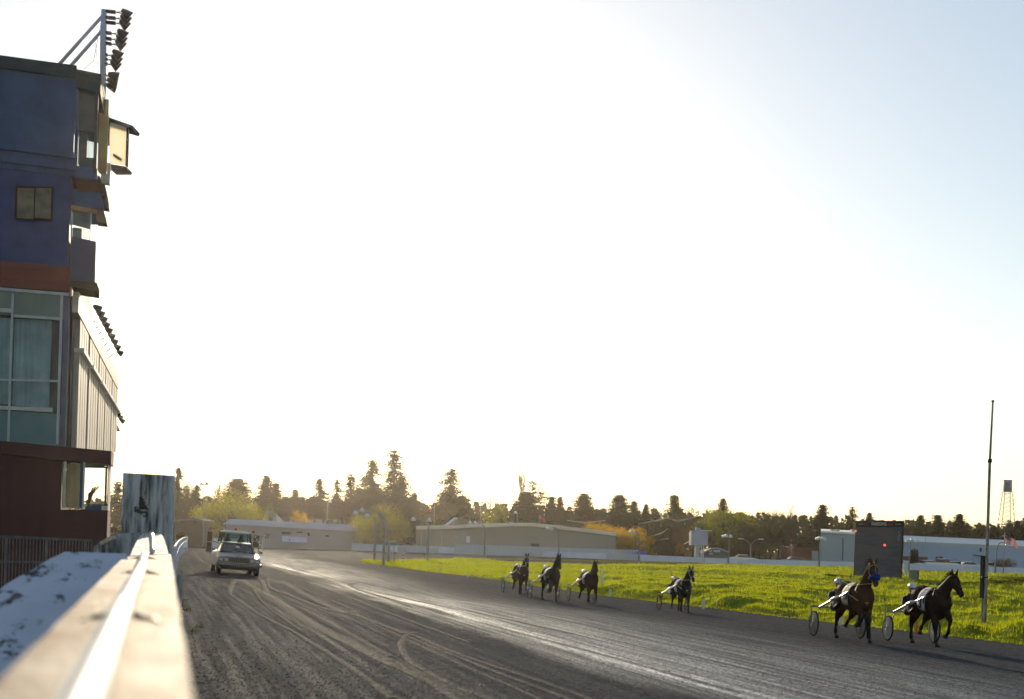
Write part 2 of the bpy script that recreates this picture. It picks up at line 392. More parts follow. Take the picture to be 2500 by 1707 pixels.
# ---------------------------------------------------------------- foreground rail and boards
def peel(name, c=(.72, .72, .70), under=(.10, .085, .07), amt=.5, stretch=(1, 1, .12), scale=7, rough=.6, soft=.05):
    k = N(name); v = k.obj(stretch); f = k.math('ADD', k.math('MULTIPLY', k.noise(scale, v, 6, .7), .7), k.math('MULTIPLY', k.noise(scale*.23, v, 3), .3))
    m_ = k.ramp(f, [(amt-soft, (1, 1, 1)), (amt+soft, (0, 0, 0))])
    g = k.noise(scale*4, k.obj((stretch[0], stretch[1], stretch[2]*.4)), 4)
    u = k.mix(g, under, tuple(x*2.2 for x in under)); cc = k.mix(k.mp(k.noise(2.2, k.obj()), .35, .65, 0, .3), c, tuple(x*.7 for x in c))
    k.l(k.mix(m_, cc, u), k.b.inputs['Base Color']); k.b.inputs['Roughness'].default_value = rough; k.b.inputs['Specular IOR Level'].default_value = .02
    k.bump(k.math('ADD', m_, k.math('MULTIPLY', g, .4)), .5, .01); return k.m
paint_top = peel('white_cap_paint', (.74, .65, .53), (.20, .135, .08), .50, (1.6, .45, 1), 3.0, .7, .11)
paint_board = peel('peeling_board_paint', (.47, .50, .51), (.04, .038, .037), .49, (2.2, 2.2, .22), 4.5, .8, .07)
paint_panel = peel('scuffed_panel_paint', (.50, .53, .60), (.05, .045, .045), .435, (1.0, .6, .8), 4.2, .85, .03)
steel = pm('bright_rail_pipe', (.80, .80, .80), (.6, .58, .55), 6, .28, .55, .6, .05, (1, .3, 1))
dark_metal = pm('dark_metal', (.03, .03, .032), (.015, .015, .016), 8, .5, .4)

RZ = CAMZ-.30
er = [zplane(470, 1707, RZ), zplane(417, 1352, RZ)]; el = [zplane(-45, 1707, RZ), zplane(303, 1359, RZ)]
dr = (er[1]-er[0]).normalized(); dl = (el[1]-el[0]).normalized()
A0 = er[0]-dr*1.7; A1 = er[1]-dr*.3; B0 = el[0]-dl*1.7; B1 = el[1]
rail = thing('rail_wall', (0, 8, 0), 'long white topped rail wall with a shiny pipe running away from the lens', 'rail')
mb = MB(); n = 26; L = []
for i in range(n+1):
    t = i/n; a = A0.lerp(A1, t); b = B0.lerp(B1, t); j = Vector((mn.noise(a*2)*.006, 0, mn.noise(a*1.3)*.004)); L.append((a+j, b-j))
for i in range(n):                                              # planks butt end to end with small gaps
    (a, b), (c, d) = L[i], L[i+1]; g = (c-a)*(.012 if i % 5 == 4 else 0); dn = Vector((0, 0, -.09)); c = c-g; d = d-g
    mb.hexa([a, c, d, b], [a+dn, c+dn, d+dn, b+dn])
mb.build('cap', paint_top, rail)
mb = MB(); q = Vector((.02, 0, 0))
mb.hexa([A0-q-Vector((0, 0, .09)), A1-q-Vector((0, 0, .09)), B1+q-Vector((0, 0, .09)), B0+q-Vector((0, 0, .09))], [Vector((p.x, p.y, -.02)) for p in (A0-q, A1-q, B1+q, B0+q)])
mb.build('wall_face', paint_panel, rail)
pz = RZ+.04; PP = [zplane(205, 1707, pz), zplane(300, 1479, pz), zplane(345, 1385, pz), zplane(352, 1354, pz)]
PP[0] = PP[0]+(PP[0]-PP[1])*.6; PP = [Vector((p.x, p.y, pz)) for p in PP]
for a, b in zip(PP, PP[1:]):
    mb = MB(); d = (b-a).normalized(); mb.tube([a+d*.03, a+d*.06, b-d*.06, b-d*.03], [.030, .037, .037, .030], 16); mb.build('pipe', steel, rail, True)
for a in PP[1:]:
    mb = MB(); s_ = Vector((.16, 0, 0)); mb.tube([a-Vector((0, .05, 0)), a+Vector((0, .05, 0))], .0305, 12); [mb.tube([a+Vector((k_*.03, 0, -.02)), a+Vector((k_*.06, -.02, -.034)), a+Vector((k_*.10, -.10, -.037)), a+Vector((k_*.12, -.22, -.038))], [.012, .012, .009, .005], 6) for k_ in (-1, 1)]  # joint sleeve, plus dark tapered arcs that draw its shadow on the cap
    mb.build('coupling_and_shadow', dark_metal, rail)
# the rail climbs to the tall board
rc = [zplane(411, 1352, RZ), zplane(318, 1356, RZ)]
far = [at(391, 1302, 21.3), at(352, 1301, 21.3)]
ramp = thing('rising_rail', (0, 18.5, 0), 'weathered rail section climbing from the long rail to the tall peeling board', 'rail')
mb = MB(); n = 9
for i in range(n):
    t0, t1 = i/n, (i+1)/n-.004; P = [rc[0].lerp(far[0], t0), rc[0].lerp(far[0], t1), rc[1].lerp(far[1], t1), rc[1].lerp(far[1], t0)]
    sg = lambda p, t: Vector((p.x, p.y, p.z+.05*math.sin(t*3.14)))
    P = [sg(P[0], t0), sg(P[1], t1), sg(P[2], t1), sg(P[3], t0)]; mb.hexa(P, [p-Vector((0, 0, .07)) for p in P])
mb.build('cap', peel('grey_ramp_paint', (.62, .58, .52), (.10, .08, .055), .47, (3, .3, 1), 9, .7), ramp)
pr = [rc[0].lerp(rc[1], .42)+Vector((0, 0, .03)), rc[0].lerp(rc[1], .45).lerp(far[0].lerp(far[1], .5), .5)+Vector((0, 0, .085)), far[0].lerp(far[1], .55).lerp(rc[0].lerp(rc[1], .45), .16)+Vector((0, 0, .035))]
mb = MB(); mb.tube(cat(pr, 6), .022, 12); mb.build('pipe', steel, ramp, True)
mb = MB(); a, b = rc; c, d = far[1], far[0]
mb.hexa([a-Vector((.02, 0, .06)), b+Vector((.02, 0, -.06)), c+Vector((.02, 0, -.06)), d-Vector((.02, 0, .06))], [Vector((p.x, p.y, -.02)) for p in (a, b, c, d)]); mb.build('wall_face', paint_panel, ramp)

# tall peeling board
b_ = [at(300, 1154, 22), at(425.5, 1161, 22), at(420, 1400, 22), at(291, 1400, 22)]
brd = thing('painted_board', (b_[3].x+.4, b_[3].y, 0), 'tall peeling grey white board standing upright at the end of the rail', 'board')
mb = MB(); zz = lambda p, z: Vector((p.x, p.y, z)); off = (b_[1]-b_[0]).cross(UP).normalized()*-.06
m0 = b_[0].lerp(b_[1], .385)
for a, c in ((b_[0], m0-(b_[1]-b_[0])*.004), (m0+(b_[1]-b_[0])*.004, b_[1])):
    mb.slab([a, c, zz(c, -.02), zz(a, -.02)], off if off.y > 0 else -off)
mb.build('panel', paint_board, brd)
mb = MB(); c = at(352, 1232, 22)-FW*.012                        # knotty scar where bark and paint came away
for i in range(85):
    a = rng.random()*6.28; r = rng.random()**.7; q = rng.uniform(.008, .028)*(1.2-.6*r); mb.ball(c+Vector((math.cos(a)*r*.13+.03*math.sin(a*3), 0, math.sin(a)*r*.15-.04)), (q*rng.uniform(.6, 2.2), .009, q*rng.uniform(.4, 1.1)), 8, 5)
tag(mb.build('flaked_knot', pm('knot_wood', (.05, .045, .04), (.02, .018, .016), 9, .9), brd), kind='stuff')

# slanting sheet left of the rail, and the low board ending against the tall one
sp = lambda px, py: (lambda r: CAM+r*((-.21-4.04+CAMZ*0+0)/(r.z-.2886*r.y)))(ray(px, py)) # plane z-CAMZ = -4.25+.2886*y
a_ = [sp(152, 1347), sp(312, 1352), sp(330, 1420), sp(330, 1707), sp(-260, 1707), sp(-60, 1472)]
sh = thing('leaning_panel', (a_[0].x, a_[0].y, 0), 'scuffed pale blue grey sheet lying aslant left of the long rail', 'panel')
mb = MB(); top = cat([a_[5], a_[0]], 10)+cat([a_[0], a_[1]], 8)[1:]
top = [p+Vector((mn.noise(p*5)*.03, mn.noise(p*7)*.03, 0)) for p in top]
mb.slab(top+a_[2:5], (0, .012, -.04)); mb.build('sheet', paint_panel, sh)
mb = MB(); mb.bar(a_[0]-Vector((0, -.05, .08)), a_[1]-Vector((0, -.05, .08)), .08, .09)
for p in (a_[0].lerp(a_[1], .1), a_[1]): mb.bar(p+Vector((0, .1, -.1)), Vector((p.x, p.y+.1, 0)), .09, .09, (1, 0, 0))
mb.build('frame', pm('dark_timber', (.05, .045, .04), (.02, .018, .015), 6, .9), sh)
lb = [at(225, 1338, 19.5), at(262, 1312, 19.5), at(285, 1303, 19.5), at(341, 1300, 19.5), at(341, 1420, 19.5), at(225, 1420, 19.5)]
low = thing('low_board', (lb[0].x, lb[0].y, 0), 'low peeling board with a sloping top left of the tall board', 'board')
mb = MB(); mb.slab(lb[:4]+[zz(lb[4], 0), zz(lb[5], 0)], (0, .05, 0)); mb.build('panel', paint_board, low)
mb = MB(); mb.bar(at(248, 1328, 19.3), at(279, 1312, 19.3), .16, .05); mb.build('lid', paint_top, low)

# low stake on the track side of the rail with a dark tie
p0 = at(436, 1395, 21); sk = thing('weathered_stake', (p0.x, p0.y, 0), 'short weathered white stake with a dark tie on the track side of the rail', 'stake')
mb = MB(); mb.hexa([Vector((p0.x-.068, p0.y, 1.05)), Vector((p0.x+.062, p0.y, 1.13)), Vector((p0.x+.062, p0.y+.05, 1.13)), Vector((p0.x-.068, p0.y+.05, 1.05))], [Vector((p0.x-.075, p0.y, -.05)), Vector((p0.x+.05, p0.y, -.05)), Vector((p0.x+.05, p0.y+.05, -.05)), Vector((p0.x-.075, p0.y+.05, -.05))])
mb.build('post', paint_board, sk)
mb = MB(); c = at(437, 1487, 20.9); mb.ring(c, (0, 0, 1), .085, .012, 16, 5)
for d in ((.05, .07), (.07, -.10), (-.02, -.09), (.03, -.12)): mb.tube([c, c+Vector((d[0]*.6, -.04, d[1]*.4)), c+Vector((d[0], -.06, d[1]))], [.014, .012, .004], 5)
mb.build('tie', pm('black_tape', (.02, .02, .022), None, 9, .6), sk)
mb = MB(); mb.bar(c+Vector((-.06, -.06, -.02)), c+Vector((-.16, -.1, -.17)), .05, .015); mb.build('tag', pm('white_tag', (.75, .75, .74), None, 5, .6), sk)
# weeds along the foot of the rail
weed = leafmat('weed_leaf', (.10, .13, .02), (.05, .07, .012), .45)
wspots = [(452, 1466), (462, 1490), (472, 1545), (486, 1532)]
mb = MB()
for i, (px, py) in enumerate(wspots):
    g = ground(px, py)
    for k_ in range(22):
        a = rng.random()*6.28; l = rng.uniform(.03, .10)*(.8+.4*(i % 3)); q = g+Vector((rng.uniform(-.07, .07), rng.uniform(-.07, .07), 0)); tip = q+Vector((math.cos(a)*l*.7, math.sin(a)*l*.7, l*rng.uniform(.4, 1))); sd = Vector((-math.sin(a), math.cos(a), 0))*.012
        mb.quad(q-sd*.4, (q+tip)/2-sd, tip, (q+tip)/2+sd)
tag(mb.build('weeds', weed), kind='stuff')
# dark stick lying on the dirt
a = ground(464, 1668); mb = MB(); b = ground(500, 1670); mb.tube([a+Vector((0, 0, .015)), a.lerp(b, .5)+Vector((0, .01, .02)), b+Vector((0, 0, .012))], [.012, .014, .006], 6)
tag(mb.build('stick', pm('dry_stick', (.20, .16, .11), (.08, .06, .04), 9, .9)), 'short dry stick lying on the dirt beside the rail at the bottom edge', 'stick')

# dark bar railing by the grandstand
P0, P1 = at(-160, 1303, 30), at(224, 1320, 33)
gr = thing('bar_railing', (P0.x, P0.y, 0), 'dark metal railing with thin upright bars in front of the red grandstand wall', 'railing')
mb = MB(); lw = lambda p, z: Vector((p.x, p.y, z)); mb.bar(P0, P1, .06, .06); mb.bar(lw(P0, .92), lw(P1, .92), .04, .04); mb.build('rail', pm('railing_steel', (.11, .11, .12), (.07, .07, .075), 6, .45, .5), gr)
rm = pm('railing_bar', (.13, .13, .14), (.08, .08, .085), 6, .5, .4)
n = 46
for i in range(n+1):
    p = P0.lerp(P1, i/n); mb = MB(); q = .03 if i % 12 == 8 else .011
    mb.tube([lw(p, p.z-.03), lw(p, 0 if q > .02 else .35)], q, 6); mb.build('post' if q > .02 else 'bar', rm, gr)
# dim wall behind the railing

# ---------------------------------------------------------------- grandstand
GD = 42.0
GE = Vector((math.sin(R(84)), math.cos(R(84)), 0)); GA = Vector((math.sin(R(1.26)), math.cos(R(1.26)), 0))
GP = at(172, 1292, GD)
def W(px, py, back=0.0): return wplane(GP+GA*back, GE, px, py)  # point on the end wall (or a plane behind it)
def vert(p, q): return [Vector((p.x, p.y, q)), p]
gs = thing('grandstand', (GP.x-6, GP.y, 0), 'tall blue, teal and dark red grandstand tower at the left with stacked balconies', 'building')
slate = pm('slate_blue_paint', (.042, .092, .19), (.03, .07, .145), 1.2, .75, spec=.05, bump=.1) or pm('x', (0.070, 0.115, 0.196), (.036, .062, .11), 1.2, .75, bump=.1)
purple = pm('purple_blue_paint', (.040, .068, .170), (.03, .052, .13), 1.2, .75, spec=.05, bump=.1) or pm('x', (0.084, 0.092, 0.223), (.045, .05, .125), 1.2, .75, bump=.1)
redw = pm('dark_red_cladding', (.055, .014, .013), (.038, .010, .0095), 1.5, .7, stretch=(1, 1, .1))
rust = pm('rust_red_fascia', (.15, .040, .028), (.105, .028, .02), 2, .75, stretch=(.3, .3, 3))
teal = pm('teal_spandrel', (.065, .16, .185), (.05, .125, .145), 1, .4)
teal2 = pm('pale_teal_spandrel', (.10, .155, .14), (.08, .125, .115), 1, .4)
trim = pm('pale_mullion', (.36, .42, .44), (.28, .33, .35), 3, .5)
roofm = pm('roof_edge_green', (.030, .058, .068), (.02, .04, .048), 2, .8)
beige = pm('sunlit_beige_panel', (.55, .49, .40), (.47, .41, .33), 2, .7, stretch=(1, 1, .2))
curt = pm('curtain_cloth', (.62, .80, .82), (.42, .57, .60), 9, .9, stretch=(1, 1, .03), spec=.1)
brown = pm('brown_soffit', (.085, .062, .04), (.06, .044, .03), 2, .9, spec=0)
gpane = glassmat('window_glass', (.80, .88, .90), .84)
clearg = glassmat('clear_glass', (.95, .97, .97), .9)
def wallrect(x0, y0l, y0r, x1, y1l, y1r, depth, mat, name, front=0.0, parent=None):
    a, b, c, d = W(x0, y0l, -front), W(x1, y0r, -front), W(x1, y1r, -front), W(x0, y1l, -front)
    c = Vector((b.x, b.y, c.z)); d = Vector((a.x, a.y, d.z)); return MB().slab([a, b, c, d], GA*depth).build(name, mat, parent or gs)
def yl(y, s): return y-s*(170-(-90))                              # left-hand height for a band falling s px per px
XL = -90; XR = 169
# main end wall in storeys, each a deep block (48 m long stand behind it)
LEN = 40
def storey(y0, y1, s0, s1, mat, name, depth=LEN, x1=XR, front=0): return wallrect(XL, yl(y0, s0), y0, x1, yl(y1, s1), y1, depth, mat, name, front)
storey(190, 372, .14, .135, slate, 'top_storey_wall', 6, 185)
storey(160, 190, .145, .14, roofm, 'roof_parapet', 6.1, 187, .10)
for i, (y, f) in enumerate(((372, .12), (388, .02), (402, .12), (417, .02))): storey(y, y+14, .135, .132, slate, 'cladding_band', 6, 184, f)
storey(432, 652, .13, .09, purple, 'upper_storey_wall', 9, 173)
storey(652, 713, .09, .08, rust, 'fascia', 9.1, 171, .10)
# glazed teal storey
storey(715, 722, .08, .08, trim, 'head_rail', .2, 168, .06)
storey(722, 778, .08, .075, teal2, 'spandrel_panel', .25, 160)
storey(1012, 1094, .06, .055, teal, 'spandrel_panel', .25, 160)
wallrect(XL, 770, 778, 33, 980, 988, .12, curt, 'curtain', -.22); 
wallrect(36, 778, 782, 126, 990, 996, .12, curt, 'curtain', -.22)
wallrect(XL, 772, 780, 165, 1010, 1015, .1, pm('dim_interior', (.035, .035, .03), None, 2, .9), 'interior_wall', -2.2)
wallrect(128, 782, 784, 143, 1000, 1001, .1, pm('tan_interior', (.16, .12, .07), None, 2, .9), 'interior_partition', -.8)
wallrect(XL, 762, 770, 160, 1012, 1014, .02, gpane, 'window_pane', -.06)
for x, wd in ((31, 5), (-30, 5), (151, 6)): wallrect(x-wd/2, 716, 717, x+wd/2, 1084, 1085, .14, trim, 'mullion', .08)
wallrect(34, 768, 776, 151, 774, 782, .12, trim, 'transom', .05); wallrect(XL, 747, 754, 30, 756, 763, .12, trim, 'transom', .05)
wallrect(XL, 922, 928, 143, 926, 933, .06, trim, 'transom', .03)
wallrect(-60, 988, 996, 128, 996, 1006, .14, pm('window_sill_paint', (.45, .47, .45), None, 3, .6), 'window_sill', .06)
wallrect(XL, 716, 722, XR, 1088, 1094, 1, slate, 'inner_block', -3.5)
# square corner post of the glazed storey and ribbed side facing the track
wallrect(157, 716, 717, 170, 1092, 1093, .5, pm('corner_post_paint', (.10, .11, .16), None, 2, .6), 'corner_post', .02)
C0 = W(170, 900); zt, zb = W(170, 717).z, W(170, 1105).z
def RFp(px): return wplane(C0, GA, px, 1000)
seg = [(172, 199, 0), (203, 227, 0), (229, 245, 0), (246.5, 262, 0), (263.5, 279, 0)]
ribm = pm('beige_rib', (.50, .45, .37), (.40, .36, .30), 3, .7, stretch=(1, 1, .15)); gapm = pm('dark_recess', (.05, .05, .055), None, 2, .9)
D0 = (RFp(172)-C0).length; D1 = (RFp(276)-C0).length
mb = MB(); q = C0-UP*C0.z; sx = Vector((GA.y, -GA.x, 0))
ZB = lambda u: zb-.5+1.75*u/D1
mb.slab([q+UP*ZB(.4)+GA*.4, q+UP*ZB(D1)+GA*(D1+.2), q+UP*zt+GA*(D1+.2), q+UP*zt+GA*.4], -sx*3); mb.build('side_wall', gapm, gs)
for x0, x1, _ in seg:
    a, b = (RFp(x0)-C0).length, (RFp(x1)-C0).length; n = 4 if x0 < 228 else 3
    for i in range(n):
        u, v = a+(b-a)*i/n+.02, a+(b-a)*(i+.82)/n; mb = MB()
        mb.slab([q+UP*ZB(u)+GA*u, q+UP*ZB(v)+GA*v, q+UP*(zt-.55)+GA*v, q+UP*(zt-.55)+GA*u], sx*.16); mb.build('rib_panel', ribm, gs)
    mb = MB(); mb.slab([q+UP*(zt-1.55)+GA*a, q+UP*(zt-1.55)+GA*b, q+UP*(zt-1.42)+GA*b, q+UP*(zt-1.42)+GA*a], sx*.30); mb.build('sun_ledge', pm('white_ledge', (.75, .73, .68), None, 3, .5), gs)
mb = MB(); mb.slab([q+UP*(zt-.5)+GA*.25, q+UP*(zt-.5)+GA*(D1+.6), q+UP*(zt+.1)+GA*(D1+.2), q+UP*(zt+.1)+GA*.25], sx*.18); mb.build('eave', pm('cream_eave', (.62, .57, .47), None, 2, .6), gs)
# dark red lower storey standing further out to the track
XR2 = 272
wallrect(XL, 1068, 1101.5, XR2, 1098, 1135, 1.6, redw, 'floor_band', .12)
wallrect(XL, 1098, 1128, 152, 1240, 1246, .3, redw, 'lower_wall'); wallrect(XL, 1240, 1246, 263, 1480, 1490, 1.5, redw, 'lower_wall', .02)
wallrect(XL, 1098, 1128, 120, 1240, 1246, 8, gapm, 'inner_block', -5)
frame = pm('cream_frame', (.55, .50, .38), None, 3, .6)
for x0, x1 in ((156, 162), (197, 204), (204, 208)): wallrect(x0, 1126, 1127, x1, 1241, 1242, .12, frame if x0 != 197 else slate, 'window_frame', .03)
wallrect(164, 1132, 1133, 197, 1240, 1241, .05, pm('warm_blind', (.62, .47, .26), (.5, .36, .18), 6, .9, stretch=(1, 1, .1)), 'window_blind', -.35)
wallrect(162, 1131, 1132, 197, 1240, 1241, .02, clearg, 'window_pane', -.05)
wallrect(208, 1142, 1143, 258, 1229, 1231, .02, clearg, 'window_pane', -.05)
wallrect(205, 1138, 1139, 263, 1142, 1143, .1, roofm, 'window_frame', .02); wallrect(205, 1230, 1231, 263, 1234, 1235, .1, gapm, 'window_frame', .02)
wallrect(257, 1142, 1143, 262, 1231, 1232, .12, gapm, 'window_frame', .03); wallrect(208, 1128, 1134, 255, 1141, 1142, .2, pm('olive_valance', (.13, .14, .07), None, 3, .8), 'valance', -.02)
wallrect(208, 1235, 1236, 248, 1246, 1248, .2, slate, 'sill_panel', -.02); wallrect(248, 1234, 1235, 263, 1250, 1251, .3, beige, 'sill_panel', -.01)
wallrect(263.5, 1135, 1136, 266, 1380, 1381, 1.3, beige, 'track_side_strip', -.05)
mb = MB(); c = W(238, 1197, 1.5)                                   # potted branch seen through the corner window
for i in range(24): mb.tube([W(214, 1240, 1.5), W(216+i*.5, 1205, 1.5), c+Vector((rng.uniform(-.18, .18), 0, rng.uniform(-.07, .2)))], [.02, .015, .004], 5)
mb.build('window_plant', pm('dark_branch', (.05, .045, .03), None, 5, .9), gs)
# small window in the purple storey
wallrect(38, 453, 457, 130, 535, 540, .1, pm('window_surround', (.05, .03, .028), None, 3, .9, spec=0), 'window_frame', .06)
for a, b in ((43, 83), (87, 125)): wallrect(a, 459, 460, b, 531, 534, .06, pm('dusty_pane', (.15, .14, .10), (.08, .08, .06), 3, .5, spec=.1), 'window_pane', .10)
# canted glass bay at the top corner
bay = lambda x0, a0, a1, x1, b0, b1, dep, m, nm, f=0: wallrect(x0, a0, a1, x1, b0, b1, dep, m, nm, f, gs)
bay(183, 168, 181, 247, 178, 193, 6.2, roofm, 'bay_roof', .06); bay(185, 178, 193, 246, 213, 228, 6, roofm, 'bay_fascia')
bay(186, 213, 222, 193, 410, 418, .2, slate, 'bay_post'); bay(233, 222, 228, 240, 420, 424, .25, gapm, 'bay_post', .03)
bay(186, 405, 412, 238, 432, 438, 6, slate, 'bay_sill'); bay(194, 316, 322, 233, 320, 326, .08, gapm, 'bay_transom', .02)
bay(193, 220, 226, 233, 320, 322, .05, pm('grey_blind', (.09, .12, .13), None, 2, .8), 'window_blind', -.5); bay(193, 322, 324, 213, 400, 402, .05, pm('dim_cloth', (.11, .11, .10), None, 3, .9), 'window_blind', -.5)
bay(193, 384, 386, 233, 406, 412, .05, pm('lower_blind', (.09, .12, .13), None, 2, .8), 'window_blind', -.5); bay(193, 222, 226, 234, 406, 412, .02, gpane, 'window_pane', -.05)
bay(243, 240, 243, 266, 420, 424, .2, pm('sunlit_tan_wall', (.52, .36, .15), (.44, .29, .12), 2, .7), 'bay_side_wall', -2.2)
bay(247, 395, 398, 270, 446, 449, .3, beige, 'bay_bracket', -3.0)
# glazed announcer's booth hung out over the track
def B(px, py, d=47): return at(px, py, d)
booth = thing('announcer_booth', (B(290, 400).x, B(290, 400).y, B(290, 400).z), 'small glass sided booth hanging out from the top corner of the grandstand', 'booth')
mb = MB(); o5 = FW*.9; mb.slab([B(262, 285), B(324, 307), B(322, 315), B(262, 297)], o5); mb.build('roof', roofm, booth)
mb = MB(); mb.slab([B(266, 400), B(308, 407), B(308, 414), B(270, 414)], FW*.7); mb.build('floor', gapm, booth)
mb = MB(); mb.slab([B(309, 312), B(313, 313), B(310, 406), B(306, 405)], FW*.15); mb.ball(B(311, 345), .05, 8, 6); mb.build('post', gapm, booth)
mb = MB(); mb.slab([B(267, 298), B(309, 312), B(306, 404), B(268, 398)], FW*.03); mb.build('glowing_pane', leafmat('sunlit_booth_screen', (.95, .93, .86), (.90, .85, .72), .82), booth)  # pale translucent sheet in place of glass, added to glow against the sun
mb = MB(); mb.slab([B(278, 375), B(297, 388), B(294, 392), B(276, 380)], FW*.3); mb.build('desk', brown, booth)
# curled awnings and lower balconies on the corner
def curl(x0, y0, x1, y1, drop, mat, nm, dep=2.2, setb=.4):
    a, b = W(x0, y0, setb), W(x1, y0+2, setb); n = 6; mb = MB(); up_, dn = [], []
    hh = a.z-W(x0, y1, setb).z
    for i in range(n+1):
        t = i/n; off = -(1-math.cos(t*1.57))*hh*.25; up_.append((a+Vector((off*-.6, 0, -hh*t)), b+Vector((drop*math.sin(t*1.4), 0, -hh*t))))
    for i in range(n):
        p, q2 = up_[i], up_[i+1]; mb.slab([p[0], p[1], q2[1], q2[0]], GA*dep)
    return mb.build(nm, mat, gs)
curl(184, 427, 243, 468, .12, brown, 'awning'); curl(176, 462, 244, 505, .1, slate, 'awning', 2.5)
curl(246, 448, 256, 505, .14, gapm, 'awning_end', .6, 1.2); curl(232, 506, 250, 542, .14, gapm, 'awning_end', .6, .6)
bay(174, 500, 512, 236, 511, 520, .2, pm('beige_lintel', (.25, .18, .10), None, 3, .8), 'balcony_lintel'); bay(174, 512, 520, 178, 578, 582, .1, trim, 'balcony_post'); bay(221, 518, 522, 224, 590, 592, .1, trim, 'balcony_post')
bay(178, 512, 518, 222, 548, 560, .05, pm('pale_canvas', (.16, .21, .24), None, 3, .8), 'window_blind', -.3); bay(178, 555, 558, 200, 578, 582, .05, pm('pale_canvas_low', (.22, .27, .30), None, 3, .8), 'window_blind', -.3)
bay(178, 515, 520, 222, 580, 588, .02, clearg, 'window_pane', -.1)
bay(173, 577, 590, 235, 685, 690, 1.2, pm('violet_grey_panel', (.085, .09, .135), (.07, .075, .115), 1, .7), 'balcony_front'); bay(174, 685, 690, 236, 700, 711, 1.4, brown, 'balcony_soffit', .1)
# floodlights in rows along the eaves
lampm = pm('floodlight_shell', (.06, .06, .075), (.035, .035, .045), 5, .4, .3); lens = pm('floodlight_lens', (.75, .68, .45), None, 4, .3)
def flood(mb, ml, p, d, s):
    d = d.normalized(); mb.tube([p-d*s*.55, p-d*s*.2, p+d*s*.45], [s*.16, s*.34, s*.55], 12); ml.tube([p+d*s*.452, p+d*s*.48], [s*.52, s*.5], 12)
pts = [(232+i*6.9, 752+i*13.6) for i in range(9)]
row = thing('eave_floodlights', at(258, 800, 58), 'row of dark floodlights along the sloping eave of the ribbed grandstand side', 'floodlights')
for i, (x, y) in enumerate(pts):
    mb = MB(); ml = MB(); p = at(x+5, y, 54+i*2.2); flood(mb, ml, p, Vector((.8, .3, -.45)), .31); mb.tube([p-Vector((.3, 0, .1)), p-Vector((.75, 0, .5))], .03, 6)
    f = mb.build('floodlight', lampm, row, True); ml.build('lens', lens, f, True)
row2 = thing('far_eave_floodlights', at(285, 1020, 84), 'short row of small floodlights below the end of the grandstand eave', 'floodlights')
for i in range(4):
    mb = MB(); ml = MB(); p = at(282+i*5.2, 1000+i*9, 80+i*2); flood(mb, ml, p, Vector((.8, .3, -.45)), .32); mb.tube([p-Vector((.2, 0, .1)), p-Vector((.7, 0, .3))], .03, 6); f = mb.build('floodlight', lampm, row2, True); ml.build('lens', lens, f, True)
mb = MB(); mb.slab([at(277, 1020, 82), at(289, 1042, 82), at(291, 1048, 82), at(277, 1048, 82)], GA*2); mb.build('bracket', beige, row2)
# floodlight mast on the roof
mt = thing('floodlight_mast', W(250, 200, 2), 'white roof mast with four clusters of floodlights and two long braces', 'mast')
wp = pm('white_mast_paint', (.42, .45, .56), (.34, .37, .48), 3, .5)
T = lambda px, py, d=44.5: at(px, py, d)
mb = MB(); mb.tube([T(251, 258), T(252, 110), T(254, 24)], [.09, .10, .085], 10); mb.build('pole', wp, mt, True)
for a, b in (((252, 38), (144, 158)), ((249, 76), (170, 164))):
    mb = MB(); mb.tube([T(*a), T(*b)], .06, 8); mb.build('brace', wp, mt, True)
mb = MB(); mb.tube([T(252, 30), T(228, 150), T(205, 168)], .008, 5); mb.tube([T(232, 95), T(240, 176)], .006, 5); mb.build('stay_wire', dark_metal, mt)
for cx_, cy_, arms, ax in ((310, 46, (27, 42, 54), 282), (300, 95, (79, 93, 105), 272), (288, 145, (132, 143, 154), 262), (279, 198, (182, 194, 205), 258)):
    cl = MB(); cl.tube([T(cx_-9, cy_-18), T(cx_-5, cy_+22)], .05, 6)
    for y in arms: cl.bar(T(252, y), T(ax, y+3), .10, .09); [cl.tube([T(ax, y+3), T((ax+cx_)/2, y+2+4*j), T(cx_-7, y+6+5*j)], .014, 5) for j in (0, 1)]
    c_ = cl.build('arm_cluster', lampm, mt)
    for j in range(3):
        mb = MB(); ml = MB(); p = T(cx_-2+(j*-2.5), cy_-13+j*13, 44.3+j*.12); d = Vector((.78, .22, -.55)) if cy_ < 190 else Vector((.9, .2, -.2))
        flood(mb, ml, p, d, .31); f = mb.build('floodlight', lampm, mt, True); ml.build('lens', lens, f, True)

# ---------------------------------------------------------------- far fence, buildings, poles
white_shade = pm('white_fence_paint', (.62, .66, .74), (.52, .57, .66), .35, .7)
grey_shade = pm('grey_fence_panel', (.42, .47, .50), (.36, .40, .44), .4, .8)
FT = [(440, 1311.5, 1337), (560, 1315, 1337.5), (740, 1321.5, 1339), (900, 1328, 1346), (1050, 1333.5, 1350.5), (1250, 1342.5, 1357), (1400, 1348, 1363), (1600, 1356, 1370.5), (1750, 1363, 1377), (1900, 1367, 1380.5), (2000, 1370, 1383), (2300, 1378.5, 1394), (2480, 1386, 1400.5), (2700, 1396, 1408)]
FTop = [(a, b) for a, b, c in FT]; FBot = [(a, c) for a, b, c in FT]
def fdepth(px):                                                # fence stands where its foot meets the land
    return max(150, min(330, (CAMZ+.9)*FPX/max(20, interp(FBot, px)-(1290+.0314*(px-385)))))
fence = thing('white_fence', onland(1250, 220), 'long low white board fence round the far side of the track', 'fence')
edges = [428, 500, 560, 640, 671, 740, 760, 790, 810, 858, 912, 972, 1070, 1205, 1240, 1330, 1436, 1480, 1560, 1660, 1722, 1800, 1835, 1900, 1960, 2010, 2090, 2160, 2230, 2290, 2350, 2420, 2480, 2560, 2640, 2720]
